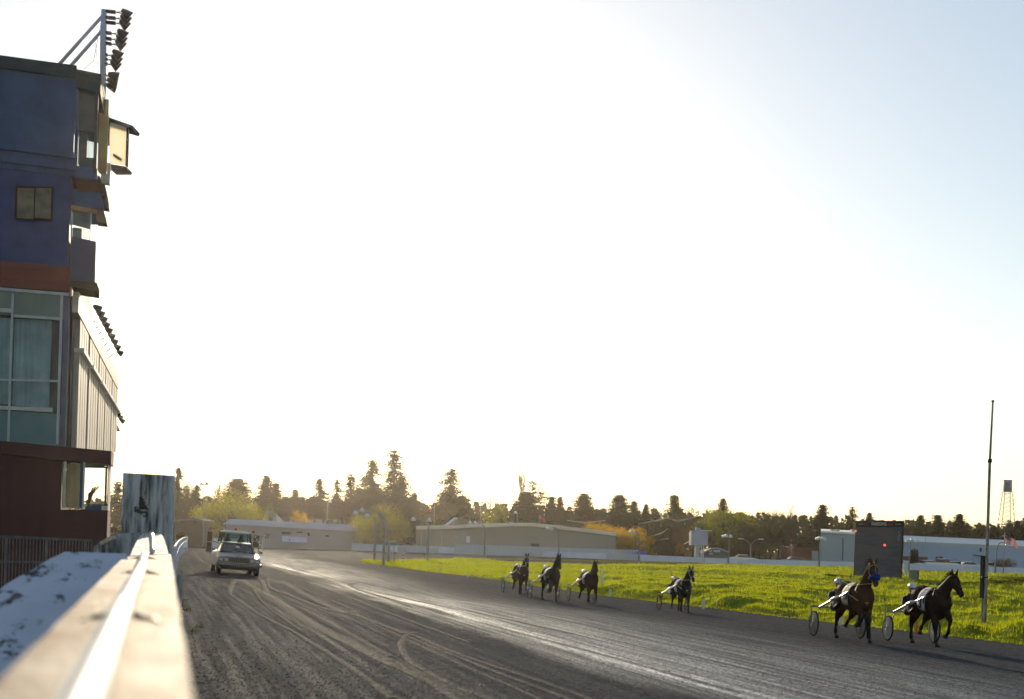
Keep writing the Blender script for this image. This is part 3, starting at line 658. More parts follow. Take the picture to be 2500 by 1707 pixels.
GREYS = {(640, 671), (972, 1070), (1205, 1240), (1480, 1560), (810, 858)}
def fpt(px, top, back=0):
    d = fdepth(px)+back; p = at(px, interp(FTop if top else FBot, px), d); return p
for a, b in zip(edges, edges[1:]):
    P = [fpt(a+.25, 1), fpt(b-.25, 1), fpt(b-.25, 0), fpt(a+.25, 0)]; P[2].z -= .25; P[3].z -= .25
    P[2].x, P[2].y, P[3].x, P[3].y = P[1].x, P[1].y, P[0].x, P[0].y
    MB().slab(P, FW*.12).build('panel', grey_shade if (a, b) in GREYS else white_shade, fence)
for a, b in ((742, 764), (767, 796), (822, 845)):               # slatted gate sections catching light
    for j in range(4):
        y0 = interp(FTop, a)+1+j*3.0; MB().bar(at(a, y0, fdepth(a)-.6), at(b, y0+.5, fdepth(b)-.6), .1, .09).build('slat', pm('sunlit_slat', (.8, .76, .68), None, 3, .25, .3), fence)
# near end of the fence: the white rail that curves away from the tall board
fr = thing('white_rail', onland(440, 70), 'thin white rail curving away behind the tall board to the far fence', 'rail')
rp = [at(427, 1336, 46), at(432, 1327, 65), at(440, 1318, 95), at(449, 1313, 140), at(458, 1311.5, 170)]
rp = cat(rp, 5)
for dz_, nm in ((0, 'top_rail'), (-.45, 'lower_rail')):
    mb = MB()
    for a, b in zip(rp, rp[1:]): mb.bar(a+Vector((0, 0, dz_)), b+Vector((0, 0, dz_)), .05, .07)
    mb.build(nm, white_shade, fr)
for p in rp[::2]: MB().bar(p, Vector((p.x, p.y, H(p.x, p.y)-.1)), .09, .09, (1, 0, 0)).build('post', white_shade, fr)

def bpoly(pts, d, depth, mat, name, parent, dd=0):              # outline at depth d with real thickness
    P = [at(x, y, d+dd*(i)) for i, (x, y) in enumerate(pts)]
    lo = min(p.z for p in P); return MB().slab(P, FW*depth).build(name, mat, parent)
def bwall(x0, x1, t0, t1, d0, d1, depth, mat, name, parent, base=-.95):
    a, b = at(x0, t0, d0), at(x1, t1, d1); return MB().slab([a, b, Vector((b.x, b.y, base)), Vector((a.x, a.y, base))], FW*depth).build(name, mat, parent)
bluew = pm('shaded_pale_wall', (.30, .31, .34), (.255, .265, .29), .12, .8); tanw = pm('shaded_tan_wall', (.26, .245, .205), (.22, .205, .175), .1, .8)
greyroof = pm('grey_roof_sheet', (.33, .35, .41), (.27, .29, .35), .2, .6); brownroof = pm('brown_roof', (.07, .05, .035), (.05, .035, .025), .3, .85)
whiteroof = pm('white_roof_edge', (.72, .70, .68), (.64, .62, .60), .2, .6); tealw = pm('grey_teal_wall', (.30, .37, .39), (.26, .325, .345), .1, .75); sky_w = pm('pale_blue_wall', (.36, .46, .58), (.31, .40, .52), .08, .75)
darkd = pm('dark_opening_and_shade', (.03, .03, .03), None, 1, .9); brick = pm('brick_red', (.22, .075, .05), (.17, .055, .04), .8, .85)
D = 228
A_ = thing('track_kitchen', onland(700, D), 'long low grey flat roofed building behind the white fence at the far turn', 'building')
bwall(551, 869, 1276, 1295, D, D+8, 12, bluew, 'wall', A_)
MB().hexa([at(545, 1280, D-1), at(863, 1297, D+7), at(858, 1281, D+9), at(560, 1267, D+2)], [p+FW*10 for p in (at(545, 1280, D-1), at(863, 1297, D+7), at(858, 1281, D+9), at(560, 1267, D+2))]).build('roof', greyroof, A_)
for x0, x1, y0, y1 in ((688, 710, 1299, 1304), (724, 738, 1298, 1301), (751, 757, 1300, 1308), (794, 803, 1306, 1310)): bpoly([(x0, y0), (x1, y0+1), (x1, y1+1), (x0, y1)], D-.3+3*(x0-551)/120, .5, darkd, 'vent', A_)
bpoly([(689, 1309), (748, 1313), (748, 1325), (689, 1322)], D+2.2, .4, pm('banner_blue_white', (.50, .56, .80), (.45, .5, .72), .6, .7), 'banner', A_)
bpoly([(705, 1315.5), (708, 1316), (707.5, 1321), (705, 1321)], D+2, .1, pm('banner_print', (.07, .08, .16), None, 2, .7), 'banner_mark', A_)
def text(body, px, py, d, size, mat, name, parent, face=None, bold=0, wide=0):
    cu = bpy.data.curves.new(name, 'FONT'); cu.body = body; cu.size = size; cu.align_x = 'CENTER'; cu.align_y = 'CENTER'; cu.extrude = .01; cu.offset = bold
    o = bpy.data.objects.new(name, cu); C.objects.link(o); p = at(px, py, d) if not isinstance(px, Vector) else px
    xa = (face or LR).normalized(); ya = UP; za = xa.cross(ya)
    M = Matrix((xa, ya, za)).transposed().to_4x4()
    if wide: bpy.context.view_layer.update(); M = M @ Matrix.Diagonal((wide/max(.01, o.dimensions.x), 1, 1, 1))
    dg = bpy.context.evaluated_depsgraph_get(); me = bpy.data.meshes.new_from_object(o.evaluated_get(dg)); bpy.data.objects.remove(o)
    me.transform(M); me.transform(Matrix.Translation(p-(parent.location if parent else Vector((0, 0, 0))))); me.materials.clear(); me.materials.append(mat)
    t = bpy.data.objects.new(name, me); C.objects.link(t); t.parent = parent; return t
text('AY', 649, 1309.5, D+1.6, 1.0, pm('black_lettering', (.03, .03, .03), None, 2, .7), 'lettering', A_, bold=.05)
D = 236
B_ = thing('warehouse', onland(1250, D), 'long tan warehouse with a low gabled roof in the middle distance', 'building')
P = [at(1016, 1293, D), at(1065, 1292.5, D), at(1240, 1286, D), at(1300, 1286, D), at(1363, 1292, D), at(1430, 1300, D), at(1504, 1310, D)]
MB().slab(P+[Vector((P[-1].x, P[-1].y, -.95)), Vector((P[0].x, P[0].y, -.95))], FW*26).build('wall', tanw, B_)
mb = MB()
for a, b in zip(P, P[1:]):
    a2, b2 = a-FW*.6-LR*.0, b-FW*.6; mb.slab([a2+UP*.05, b2+UP*.05, b2+UP*.62, a2+UP*.62], FW*26.6)
mb.build('roof', pm('gable_roof_sheet', (.60, .55, .45), (.52, .47, .38), .3, .35, .3), B_)
bpoly([(1139, 1309), (1147, 1309.5), (1147, 1325), (1138, 1324.5)], D-.2, .5, white_shade, 'door', B_); bpoly([(1109, 1297), (1137, 1298), (1135, 1326), (1109, 1324)], D-.1, .3, pm('tan_patch', (.27, .27, .24), None, 1, .8), 'loading_bay', B_)
bpoly([(1294, 1327), (1317, 1328), (1316, 1335), (1299, 1335)], D-.2, .4, darkd, 'opening', B_)
for x in (1028, 1077): bpoly([(x, 1297), (x+1, 1297), (x+1, 1345), (x, 1345)], D-.15, .2, pm('pale_downpipe', (.45, .43, .38), None, 1, .7), 'downpipe', B_)
for x, y, w_ in ((1243, 1275, 9), (1288, 1279, 8)): bpoly([(x, y), (x+w_, y+.5), (x+w_, y+10), (x, y+9)], D+4, 1.2, whiteroof, 'roof_vent', B_)
WF = thing('board_fence', onland(1400, 229), 'tall grey upright board fence between warehouse and white fence', 'fence')
n = 74
for i in range(n):
    x0 = 1110+440*i/n; x1 = 1110+440*(i+.93)/n; t = 1328+(1343-1328)*(i/n); MB().slab([at(x0, t, 229), at(x1, t+.4, 229), Vector((at(x1, t, 229).x, at(x1, t, 229).y, -.95)), Vector((at(x0, t, 229).x, at(x0, t, 229).y, -.95))], FW*.08).build('board', grey_shade, WF)
HR = thing('hip_roof_house', onland(1118, 262), 'house with a brown hip roof showing above the warehouse', 'building')
P = [at(1080, 1290, 258), at(1160, 1292, 258)]; Q = [at(1112, 1265, 264), at(1143, 1267, 264)]
MB().hexa([P[0], P[1], P[1]+FW*14, P[0]+FW*14], [Q[0], Q[1], Q[1]+FW*2, Q[0]+FW*2]).build('roof', brownroof, HR)
MB().slab([P[0]+LR*.4, P[1]-LR*.4, Vector((P[1].x, P[1].y, -1)), Vector((P[0].x, P[0].y, -1))], FW*13).build('wall', tanw, HR)
MB().bar(at(1081, 1289, 257.8), at(1112, 1265, 263.8), .5, .25).build('ridge_cap', whiteroof, HR); bpoly([(1107, 1263), (1117, 1264), (1115, 1270), (1108, 1270)], 263, .6, whiteroof, 'roof_vent', HR)
def house(x0, x1, yt, ye, yb, d, wall, roof, label, peak=None):
    h = thing('house', onland((x0+x1)/2, d), label, 'house', 'houses behind the far fence'); pk = peak or (x0+x1)/2
    bwall(x0, x1, ye, ye+.5, d, d, 7, wall, 'wall', h, -1)
    e0, e1, t = at(x0-3, ye+1, d-.3), at(x1+3, ye+2, d-.3), at(pk, yt, d-.3); MB().slab([e0, t, e1, e1-UP*.25, t-UP*.4, e0-UP*.25], FW*7.6).build('roof', roof, h)
    MB().slab([at(x0, ye+.5, d), at(pk, yt+2, d), at(x1, ye+.5, d)], FW*6.9).build('gable', wall, h)
    k_ = 2 if x1-x0 > 25 else 1
    for j in range(k_): xx = x0+(x1-x0)*(j+.5)/k_; bpoly([(xx-2.2, ye+3), (xx+2.2, ye+3), (xx+2.2, ye+9), (xx-2.2, ye+9)], d-.15, .2, darkd, 'window', h)
    return h
house(643, 676, 1246, 1271, 1290, 262, bluew, greyroof, 'house with a steep pale edged gable above the low grey building', 650)
house(706, 745, 1262, 1267, 1290, 268, pm('white_siding', (.6, .6, .58), None, 1, .8), brownroof, 'small white house showing over the roof of the low grey building')
house(757, 800, 1262, 1267, 1290, 272, bluew, brownroof, 'low dark roofed house left of the thin utility pole', 772)
house(803, 832, 1264, 1268, 1290, 275, tanw, brownroof, 'low tan house right of the thin utility pole')
house(428, 494, 1263, 1269, 1312, 207, pm('brown_siding', (.07, .058, .045), None, 1, .8), pm('dim_roof', (.14, .14, .14), None, 1, .9, spec=0), 'brown bungalow with a flat grey roof left of the big willow', 470)
house(2500, 2560, 1300, 1315, 1390, 300, bluew, brownroof, 'house at the right end of the long pale blue shed')
tp = thing('blue_canopy', onland(1564, 226), 'bright blue canopy standing behind the white fence', 'canopy')
P = [at(1547, 1356, 226), at(1549, 1346, 226), at(1562, 1343.5, 226), at(1577, 1347, 226), at(1582, 1356, 226)]; MB().slab(P, FW*3).build('cover', pm('blue_tarpaulin', (.03, .06, .42), (.02, .04, .3), 1, .5), tp)
for p in (P[0], P[-1]): MB().bar(p, Vector((p.x, p.y, -.9)), .08, .08, (1, 0, 0)).build('leg', dark_metal, tp)
D = 225
S_ = thing('pylon_sign', onland(1706, D), 'blank grey sign box raised on a square post behind the fence', 'sign')
bpoly([(1688, 1295.5), (1728, 1297), (1728, 1332), (1688, 1331.5)], D, 2.2, pm('sign_face_grey', (.33, .38, .46), (.29, .34, .42), .8, .6), 'sign_box', S_)
MB().slab([at(1686, 1300, D-.05), at(1688, 1300, D-.05), at(1688, 1331, D-.05), at(1686, 1331, D-.05)], FW*2).build('lit_edge', pm('sunlit_sign_edge', (.75, .70, .55), None, 2, .4), S_)  # pale strip paints sunlight onto the side of the sign box
bpoly([(1698, 1332), (1708, 1332), (1706, 1380), (1697, 1380)], D+.6, 1, pm('sign_post_grey', (.36, .40, .45), None, 1, .6), 'post', S_); bpoly([(1699, 1288), (1711, 1289), (1711, 1296), (1699, 1295.5)], D+.5, .8, greyroof, 'cap', S_)
MB().bar(at(1710, 1295, D-.2), at(1738, 1296, D-.2), .5, .12).build('top_ledge', whiteroof, S_)
for x in (1712, 1717): MB().bar(at(x, 1332, D+.3), at(x, 1378, D+.3), .12, .12, (1, 0, 0)).build('brace', grey_shade, S_)
mb = MB(); mb.tube([at(1670, 1329, D), at(1684, 1321, D), at(1687, 1319, D)], .06, 6); mb.build('lamp_arm', pm('cream_arm', (.7, .66, .55), None, 2, .4), S_)
D = 238
SH = thing('shop', onland(1750, D), 'low shop with an arched grey roof and small signboards', 'building')
P = [at(1716, 1350, D), at(1735, 1341, D), at(1752, 1340, D), at(1778, 1349, D)]; MB().slab(P+[Vector((P[-1].x, P[-1].y, -1)), Vector((P[0].x, P[0].y, -1))], FW*10).build('wall', pm('dark_shop_wall', (.11, .12, .11), None, .5, .8), SH)
mb = MB()
for a, b in zip(P, P[1:]): mb.bar(a-FW*.2+UP*.1, b-FW*.2+UP*.1, .8, .2)
mb.build('roof', greyroof, SH)
for x0, x1, y0, y1 in ((1731, 1739, 1344, 1348), (1742.5, 1758, 1343, 1348.5), (1732, 1740, 1350, 1353.5)): bpoly([(x0, y0), (x1, y0), (x1, y1), (x0, y1)], D-.3, .15, pm('sign_white_violet', (.5, .5, .62), (.15, .15, .3), 3, .6, lo=.3, hi=.5), 'signboard', SH)
D = 232
G1 = thing('grey_shed', onland(2045, D), 'grey teal industrial shed half hidden by the scoreboard', 'building')
a, b = at(2004, 1300, D), at(2150, 1308, D); RD = Vector((a.x, a.y, 0)).normalized()*1.02; MB().slab([a, b, Vector((b.x, b.y, -.95)), Vector((a.x, a.y, -.95))], RD*25+LR*1.5).build('wall', tealw, G1); a, b = at(2004, 1300.5, D-.3), at(2150, 1308, D-.3); MB().slab([a, b, b+UP*.5+RD*14, a+UP*.5+RD*14], (0, 0, .3)).build('roof', whiteroof, G1)
for x, y, w_, h_ in ((2029, 1293, 7, 7), (2038, 1294, 12, 7), (2061, 1298, 7, 7), (2080, 1293, 7, 12)): bpoly([(x, y), (x+w_, y), (x+w_, y+h_), (x, y+h_)], D+3, 1.2, pm('roof_unit_grey', (.3, .32, .33), None, 1, .6), 'roof_unit', G1)
bpoly([(2057.5, 1313), (2059, 1313), (2058.5, 1368), (2057, 1368)], D-.15, .15, darkd, 'seam', G1)
OB = thing('brick_building', onland(1950, D), 'dark reddish brick building in the tree shade left of the grey shed', 'building')
bwall(1940, 1998, 1338, 1341, D+4, D+4, 12, brick, 'wall', OB); bwall(1983, 1998, 1345, 1346, D+3.6, D+3.6, .3, grey_shade, 'panel', OB); a, b = at(1938, 1338, D+3.5), at(1999, 1341, D+3.5); MB().slab([a, b, b+FW*13, a+FW*13], (0, 0, .25)).build('roof', brownroof, OB); bwall(1934, 1945, 1328, 1328, D+5, D+5, 2, brick, 'chimney', OB)
D = 240
G2 = thing('long_shed', onland(2350, D), 'very long pale blue shed with a white roof edge at the right', 'building')
bwall(2150, 2660, 1321, 1343, D, D, 30, sky_w, 'wall', G2)
a, b = at(2150, 1320, D-.4), at(2660, 1342, D-.4); MB().slab([a, b, b+UP*.95+FW*4, a+UP*.95+FW*4], (0, 0, .12)).build('roof', whiteroof, G2); MB().bar(a-UP*.05, b-UP*.05, .25, .25).build('gutter', grey_shade, G2)
bpoly([(2377, 1357), (2398, 1358), (2398, 1392), (2376, 1391)], D-.2, .4, pm('pale_door', (.42, .52, .62), None, 1, .7), 'door', G2); MB().bar(at(2376, 1355.5, D-.4), at(2400, 1357, D-.4), .25, .12).build('door_lintel', darkd, G2)
bpoly([(2393, 1338), (2397, 1338), (2396, 1347), (2393, 1347)], D-.2, .3, darkd, 'vent', G2); bpoly([(2258, 1312), (2260, 1312), (2259, 1350), (2257, 1350)], D-.5, .2, grey_shade, 'downpipe', G2)
BP = thing('brick_pillar', onland(2294, 232), 'short red brick pillar standing before the long pale blue shed', 'pillar'); bpoly([(2288, 1359), (2295, 1359), (2294, 1392), (2288, 1392)], 232, .9, pm('pale_brick', (.35, .18, .13), (.28, .13, .1), 1.5, .85), 'shaft', BP); bpoly([(2295.2, 1359), (2302, 1359), (2301, 1392), (2294.2, 1392)], 232.5, .8, darkd, 'shaded_side', BP)  # dark block beside the shaft paints the pillar's side in shade
HG = thing('low_wall', onland(2230, 236), 'low brown brick wall before the long pale blue shed beside the scoreboard', 'wall'); bwall(2205, 2265, 1358, 1360, 237, 237, .4, brick, 'wall', HG)
# parked cars behind the fence
glassd = pm('dark_car_glass', (.02, .025, .03), None, 1, .1, spec=.6); tyre = pm('tyre_rubber', (.02, .02, .02), None, 9, .9)
def parked(px, d, col, label, kind):
    g = onland(px, d); c = thing('parked_car', g, label, 'car', 'cars parked behind the far fence'); L_ = 4.6; m_ = pm('car_paint', col, tuple(x*.9 for x in col), 1, .3, .1, .5, coat=.5)
    pr = {'sedan': ([(-2.3, .35), (2.3, .35), (2.3, .75), (1.3, .92), (-1.5, .95), (-2.3, .85)], [(-1.4, .95), (-.9, 1.42), (.5, 1.44), (1.25, .93)]), 'pickup': ([(-2.6, .45), (2.6, .45), (2.6, 1.05), (1.1, 1.12), (-2.6, 1.1)], [(-.5, 1.12), (-.35, 1.75), (.9, 1.78), (1.5, 1.12)]), 'van': ([(-2.4, .4), (2.4, .4), (2.4, .95), (1.7, 1.1), (-2.4, 1.1)], [(-2.35, 1.1), (-2.2, 1.8), (.9, 1.85), (1.8, 1.1)])}[kind]
    P3 = lambda x, z, y: g+LR*x+UP*z+FW*y
    MB().slab([P3(x, z, -.9) for x, z in pr[0]], FW*1.8).build('body', m_, c)
    MB().slab([P3(x*.97, z-.06, -.83) for x, z in pr[1]], FW*1.66).build('windows', glassd, c)
    tp_ = [pr[1][1], pr[1][2]]; MB().slab([P3(tp_[0][0], tp_[0][1]-.1, -.85), P3(tp_[1][0], tp_[1][1]-.1, -.85), P3(tp_[1][0], tp_[1][1], -.8), P3(tp_[0][0], tp_[0][1], -.8)], FW*1.64).build('roof', m_, c)
    for sx_ in (-1.45, 1.45):
        for y in (-.82, .82): MB().disc(P3(sx_, .32, y), FW, .32, .2, 16).build('wheel', tyre, c)
wht = (.7, .7, .7)
parked(1944, 224, (.05, .055, .06), 'dark sedan parked behind the far fence left of the scoreboard', 'sedan'); parked(2268, 228, wht, 'white van roof behind the fence right of the scoreboard', 'sedan'); parked(2298, 227, (.6, .62, .62), 'silver pickup behind the fence by the brick pillar', 'pickup')
parked(2333, 228, (.72, .72, .7), 'pale sedan between the silver pickup and the tall pole', 'sedan'); parked(2366, 226, (.66, .64, .6), 'cream sedan parked just left of the tall pole', 'sedan'); parked(1816, 228, (.68, .68, .66), 'white sedan behind the fence by the double lamp post', 'sedan'); parked(2420, 228, (.6, .6, .62), 'silver sedan behind the fence just right of the tall pole', 'sedan')

# ---------------------------------------------------------------- light poles
polem = pm('pale_pole', (.19, .195, .195), (.14, .145, .145), 2, .6, spec=.1); headm = pm('lamp_head', (.55, .58, .56), (.45, .48, .47), 3, .35)
def pole(px, base, pts, heads, label, thick=.10, d=None, tk=.72, nm='light_pole', cat_='light pole', base_h=0, gy=None):
    g = ground(px, base) if d is None else onland(px, d); d = (g-CAM).dot(FW)
    thick *= tk
    t = thing(nm, g, label, cat_, 'light poles round the track' if nm == 'light_pole' else None)
    P = [g-UP*.1]+[at(x, y, d) for x, y in pts]; P = [P[0]]+cat(P[1:], 4) if len(P) > 3 else P
    MB().tube(P, [thick*1.15]+[thick*(1-.35*i/(len(P)-1)) for i in range(1, len(P))], 8).build('pole', polem, t, True)
    if base_h: MB().tube([g-UP*.1, g+UP*base_h], [thick*2.0, thick*1.5], 8).build('base', polem, t)
    for h in heads:
        p = at(h[0], h[1], d); mb = MB(); mb.tube([P[-1], (P[-1]+p)/2+UP*.06, p], .04, 5)
        mb.build('arm', polem, t)
        MB().sect([(p+UP*.22, LR*.06, FW*.06), (p+UP*.12, LR*.16, FW*.16), (p-UP*.12, LR*.30, FW*.30), (p-UP*.22, LR*.26, FW*.26)], 10).build('lamp_head', headm, t, True)
    return t, d
pole(494, 1320, [(497, 1250), (498, 1183)], [(492, 1181), (505, 1181)], 'thin tall twin headed pole in front of the big willow at the left', .12, 200)
_, dd = pole(914, 1372, [(915, 1330), (917, 1295), (917, 1279), (912, 1266), (903, 1254), (893, 1246)], [(868, 1251)], 'leftmost hooked light pole of the group of three at the grass tip', .11, base_h=2.1)
pole(936, 1381, [(938, 1330), (939, 1300), (937, 1277), (929, 1260), (917, 1249)], [(896, 1259)], 'middle hooked light pole of the group of three with the small board', .11, base_h=2.2)
pole(948, 1376, [(949, 1330), (948, 1295), (943, 1274), (930, 1256), (912, 1243)], [(884, 1245)], 'rightmost hooked light pole of the group of three at the grass tip', .11, base_h=1.9)
bd = thing('trackside_board', onland(955, dd), 'small flat dark board with a bright top edge among the three hooked poles', 'sign'); bpoly([(936, 1323), (968, 1324), (968, 1332), (936, 1331)], dd-1, .2, pm('dim_board', (.12, .11, .10), None, 1, .8), 'panel', bd); MB().bar(at(936, 1322, dd-1.1), at(968, 1323, dd-1.1), .12, .06).build('top_edge', whiteroof, bd); [MB().bar(at(x, 1331, dd-.9), Vector((at(x, 1331, dd-.9).x, at(x, 1331, dd-.9).y, -.9)), .07, .07, (1, 0, 0)).build('leg', polem, bd) for x in (944, 962)]
pole(1043, 1371, [(1045, 1320), (1046, 1287), (1043, 1277), (1036, 1271)], [(1009, 1267), (1048, 1269)], 'curved light pole with two heads in front of the left end of the warehouse', .12, base_h=2.4)
pole(1183, 1363, [(1184, 1310), (1183, 1290), (1180, 1282), (1174, 1277)], [(1148, 1276), (1160, 1276)], 'curved light pole before the middle of the warehouse', .12, base_h=1.8)
pole(1365, 1372, [(1365, 1320), (1363, 1300), (1359, 1291), (1352, 1287)], [(1337, 1289), (1346, 1291)], 'curved light pole before the right end of the warehouse', .12, 195)
pole(1561, 1376, [(1561, 1330), (1560, 1310), (1557, 1300), (1553, 1297)], [(1540, 1299), (1548, 1300)], 'curved light pole in front of the yellow trees', .12, 190, base_h=1.4)
pole(1779, 1378, [(1780, 1340), (1779, 1316), (1777, 1308)], [(1766, 1309), (1773, 1308), (1784, 1309)], 'three headed light pole right of the pylon sign', .13, 205, base_h=1.3)
pole(2001, 1383, [(2001, 1340), (2002, 1314)], [(1994, 1315), (1999, 1313), (2007, 1314), (2013, 1316)], 'four headed light pole before the grey shed', .13, 205, base_h=1.3)
pole(2220, 1394, [(2222, 1350), (2222, 1320)], [(2214, 1321), (2226, 1318), (2238, 1321)], 'thin three headed light pole right of the scoreboard', .11, 205, base_h=1.2)
pole(2431, 1398, [(2433, 1350), (2436, 1332), (2444, 1325), (2455, 1327)], [(2458, 1330)], 'hoop topped light pole under the small flag at the right', .12, 205, base_h=1.4)
pole(1060, 1390, [(1060, 1260), (1061, 1222)], [], 'plain thin utility pole left of the tall conifer behind the warehouse', .1, 262, nm='utility_pole', cat_='utility pole')
pole(799, 1290, [(799, 1250), (801, 1212)], [(806, 1224)], 'thin utility pole rising over the low grey building', .14, 262, nm='utility_pole', cat_='utility pole')
pole(1173, 1345, [(1173, 1270), (1174, 1222)], [], 'dark utility pole right of the hip roof house', .16, 262, nm='utility_pole', cat_='utility pole')
pole(1262, 1345, [(1262, 1280), (1263, 1250)], [(1258, 1251)], 'slim lamp standard on the roof line of the warehouse', .11, 250, nm='lamp_standard', cat_='lamp post')
pole(1718, 1360, [(1718, 1300), (1719, 1258)], [], 'dark utility pole standing behind the pylon sign', .15, 250, nm='utility_pole', cat_='utility pole')
d = 228; g = onland(1832, d); t = thing('street_lamp', g, 'street lamp with two long arms spread in a Y', 'street lamp')
MB().tube([g, at(1833, 1331, d)], [.13, .1], 8).build('pole', polem, t, True)
for s in (((1831, 1331), (1828, 1325), (1820, 1318), (1808, 1315.5)), ((1834, 1331), (1837, 1325), (1846, 1318.5), (1858, 1316.5))):
    P = cat([at(x, y, d) for x, y in s], 5); MB().tube(P, .07, 6).build('arm', polem, t, True); MB().box(P[-1], (.8, .3, .15), (0, 0, -YAW)).build('lamp_head', headm, t)
# power lines catching the sun
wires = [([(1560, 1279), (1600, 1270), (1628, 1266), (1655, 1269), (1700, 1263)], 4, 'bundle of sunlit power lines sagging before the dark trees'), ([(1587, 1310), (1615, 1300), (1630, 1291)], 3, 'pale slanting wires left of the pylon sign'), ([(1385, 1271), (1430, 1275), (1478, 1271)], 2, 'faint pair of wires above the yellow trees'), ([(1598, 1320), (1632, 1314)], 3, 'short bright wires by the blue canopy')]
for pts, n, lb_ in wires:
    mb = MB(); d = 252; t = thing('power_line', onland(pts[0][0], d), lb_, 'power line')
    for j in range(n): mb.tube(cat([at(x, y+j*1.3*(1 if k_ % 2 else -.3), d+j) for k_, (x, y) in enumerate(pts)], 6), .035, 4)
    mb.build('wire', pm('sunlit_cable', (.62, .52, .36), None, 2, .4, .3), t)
for x, lb_ in ((1560, 'left'), (1608, 'right')):
    pass
# small flags
rf = thing('red_flag', onland(1316, 255), 'small red flag on a thin pole above the warehouse roof', 'flag')
MB().tube([onland(1316, 255), at(1317, 1258, 255)], .05, 6).build('pole', polem, rf); a = at(1318, 1262, 255)
mb = MB(); n = 8
for i in range(n+1):
    t = i/n; p = a+LR*(t*1.0)-UP*(.75*t)+FW*.12*math.sin(t*6); mb.v += [tuple(p+UP*.28), tuple(p-UP*.28), tuple(p+UP*.28+FW*.01), tuple(p-UP*.28+FW*.01)]
for i in range(n): o = 4*i; mb.f += [(o, o+1, o+5, o+4), (o+2, o+6, o+7, o+3)]
mb.build('cloth', pm('red_cloth', (.45, .03, .03), None, 2, .8), rf)
d = 200; uf = thing('striped_flag', onland(2451, d), 'red and white striped flag with a blue corner on a thin pole at the right', 'flag')
MB().tube([onland(2451, d), at(2453, 1300, d)], [.07, .045], 8).build('pole', polem, uf, True)
red, wh, blu = leafmat('flag_red', (.65, .06, .06), (.5, .04, .04), .6), leafmat('flag_white', (.8, .76, .74), (.7, .66, .64), .6), leafmat('flag_blue', (.16, .18, .30), (.12, .13, .22), .5)
def fl(s, t):                                                   # s along the fly 0..1, t down the hoist 0..1
    x = 2453.5+s*34; y = 1303+t*21+s*(17+12*s-13*t*s)+2.2*math.sin(s*7)*s; return at(x, y, d)+FW*(.35*math.sin(s*8+t))
for k_ in range(13):
    mb = MB(); m_ = 10; i0 = 4 if k_ < 7 else 0
    for i in range(i0, m_): mb.slab([fl(i/m_, k_/13), fl((i+1)/m_, k_/13), fl((i+1)/m_, (k_+1)/13), fl(i/m_, (k_+1)/13)], FW*.012)
    mb.build('stripe', red if k_ % 2 == 0 else wh, uf)
mb = MB(); [mb.slab([fl(i/10, 0), fl((i+1)/10, 0), fl((i+1)/10, 7/13), fl(i/10, 7/13)], FW*.012) for i in range(4)]; cn = mb.build('canton', blu, uf)
mb = MB()
for i in range(5):
    for j in range(4): mb.box(fl(.04+i*.075, .06+j*.125)-FW*.02, (.06, .01, .06))
mb.build('stars', wh, cn)
# water tower
d = 330; g = onland(2456, d); wt = thing('water_tower', g, 'old water tower with a grey drum on a tall open lattice frame', 'water tower')
tc = at(2460, 1201, d); tt = at(2460.5, 1174, d); base = Vector((at(2455, 1300, d).x, at(2455, 1300, d).y, g.z))
MB().tube([tc, tt], .98, 24).build('tank', pm('weathered_tank', (.34, .36, .37), (.26, .28, .29), 1.2, .7, stretch=(1, 1, .2)), wt, True)
MB().tube([tt, tt+UP*.18], [1.04, .95], 24).build('tank_rim', pm('tank_rim_grey', (.22, .23, .23), None, 2, .7), wt)
bpoly([(2453.2, 1178), (2465, 1178.5), (2465, 1193), (2453, 1192.5)], d-1.05, .1, pm('tank_patch', (.14, .15, .17), (.2, .22, .24), 3, .8), 'tank_marking', wt)
lat = pm('lattice_steel', (.12, .11, .10), (.09, .08, .075), 1, .7)
cor = [(-1, -1), (1, -1), (1, 1), (-1, 1)]; hh = tc.z-g.z
def lp(k_, t): r = 2.25-(2.25-.9)*t; return base.lerp(Vector((tc.x, tc.y, tc.z)), t)+LR*cor[k_][0]*r+FW*cor[k_][1]*r
for k_ in range(4): MB().bar(lp(k_, 0), lp(k_, 1), .10, .10, FW).build('leg', lat, wt)
LV = [0, .12, .23, .33, .42, .56, .63, .70, .77, .83, .89, .95, 1.0]
mb = MB()
for i, (a, b) in enumerate(zip(LV, LV[1:])):
    for k_ in range(4):
        q = (k_+1) % 4; mb.tube([lp(k_, a), lp(q, b)], .035, 4); mb.tube([lp(q, a), lp(k_, b)], .035, 4)
mb.build('bracing', lat, wt); mb = MB()
for t_ in (.33, .56): [mb.bar(lp(k_, t_), lp((k_+1) % 4, t_), .12, .12) for k_ in range(4)]
mb.build('ring_beam', lat, wt)

# ---------------------------------------------------------------- infield objects
d = 122; bt = [at(2089, 1272, d), at(2206.5, 1272, d), at(2200.5, 1416, d), at(2083, 1412, d)]
sb = thing('scoreboard', ground(2142, 1423), 'tall dark video scoreboard standing on the infield grass', 'scoreboard')
k = N('led_screen_off'); v = k.obj((1, 1, 1)); f = k.noise(1.1, k.obj((.5, .5, 1.6)), 4)
br = k.n('TexBrick'); k.l(k.obj((1, 0, 1), 'Object'), br.inputs[0]); br.inputs['Scale'].default_value = 1.0
k.l(k.ramp(f, [(.35, (.040, .052, .078)), (.5, (.066, .066, .085)), (.65, (.085, .07, .08))]), k.b.inputs['Base Color']); k.b.inputs['Roughness'].default_value = .55; k.b.inputs['Specular IOR Level'].default_value = .3
MB().slab(bt, Vector((bt[0].x, bt[0].y, 0)).normalized()*.55+LR*.02).build('screen', k.m, sb)
blk = pm('scoreboard_black', (.014, .014, .016), None, 3, .6); q = lambda x, y, dd_=0: at(x, y, d-.06+dd_)
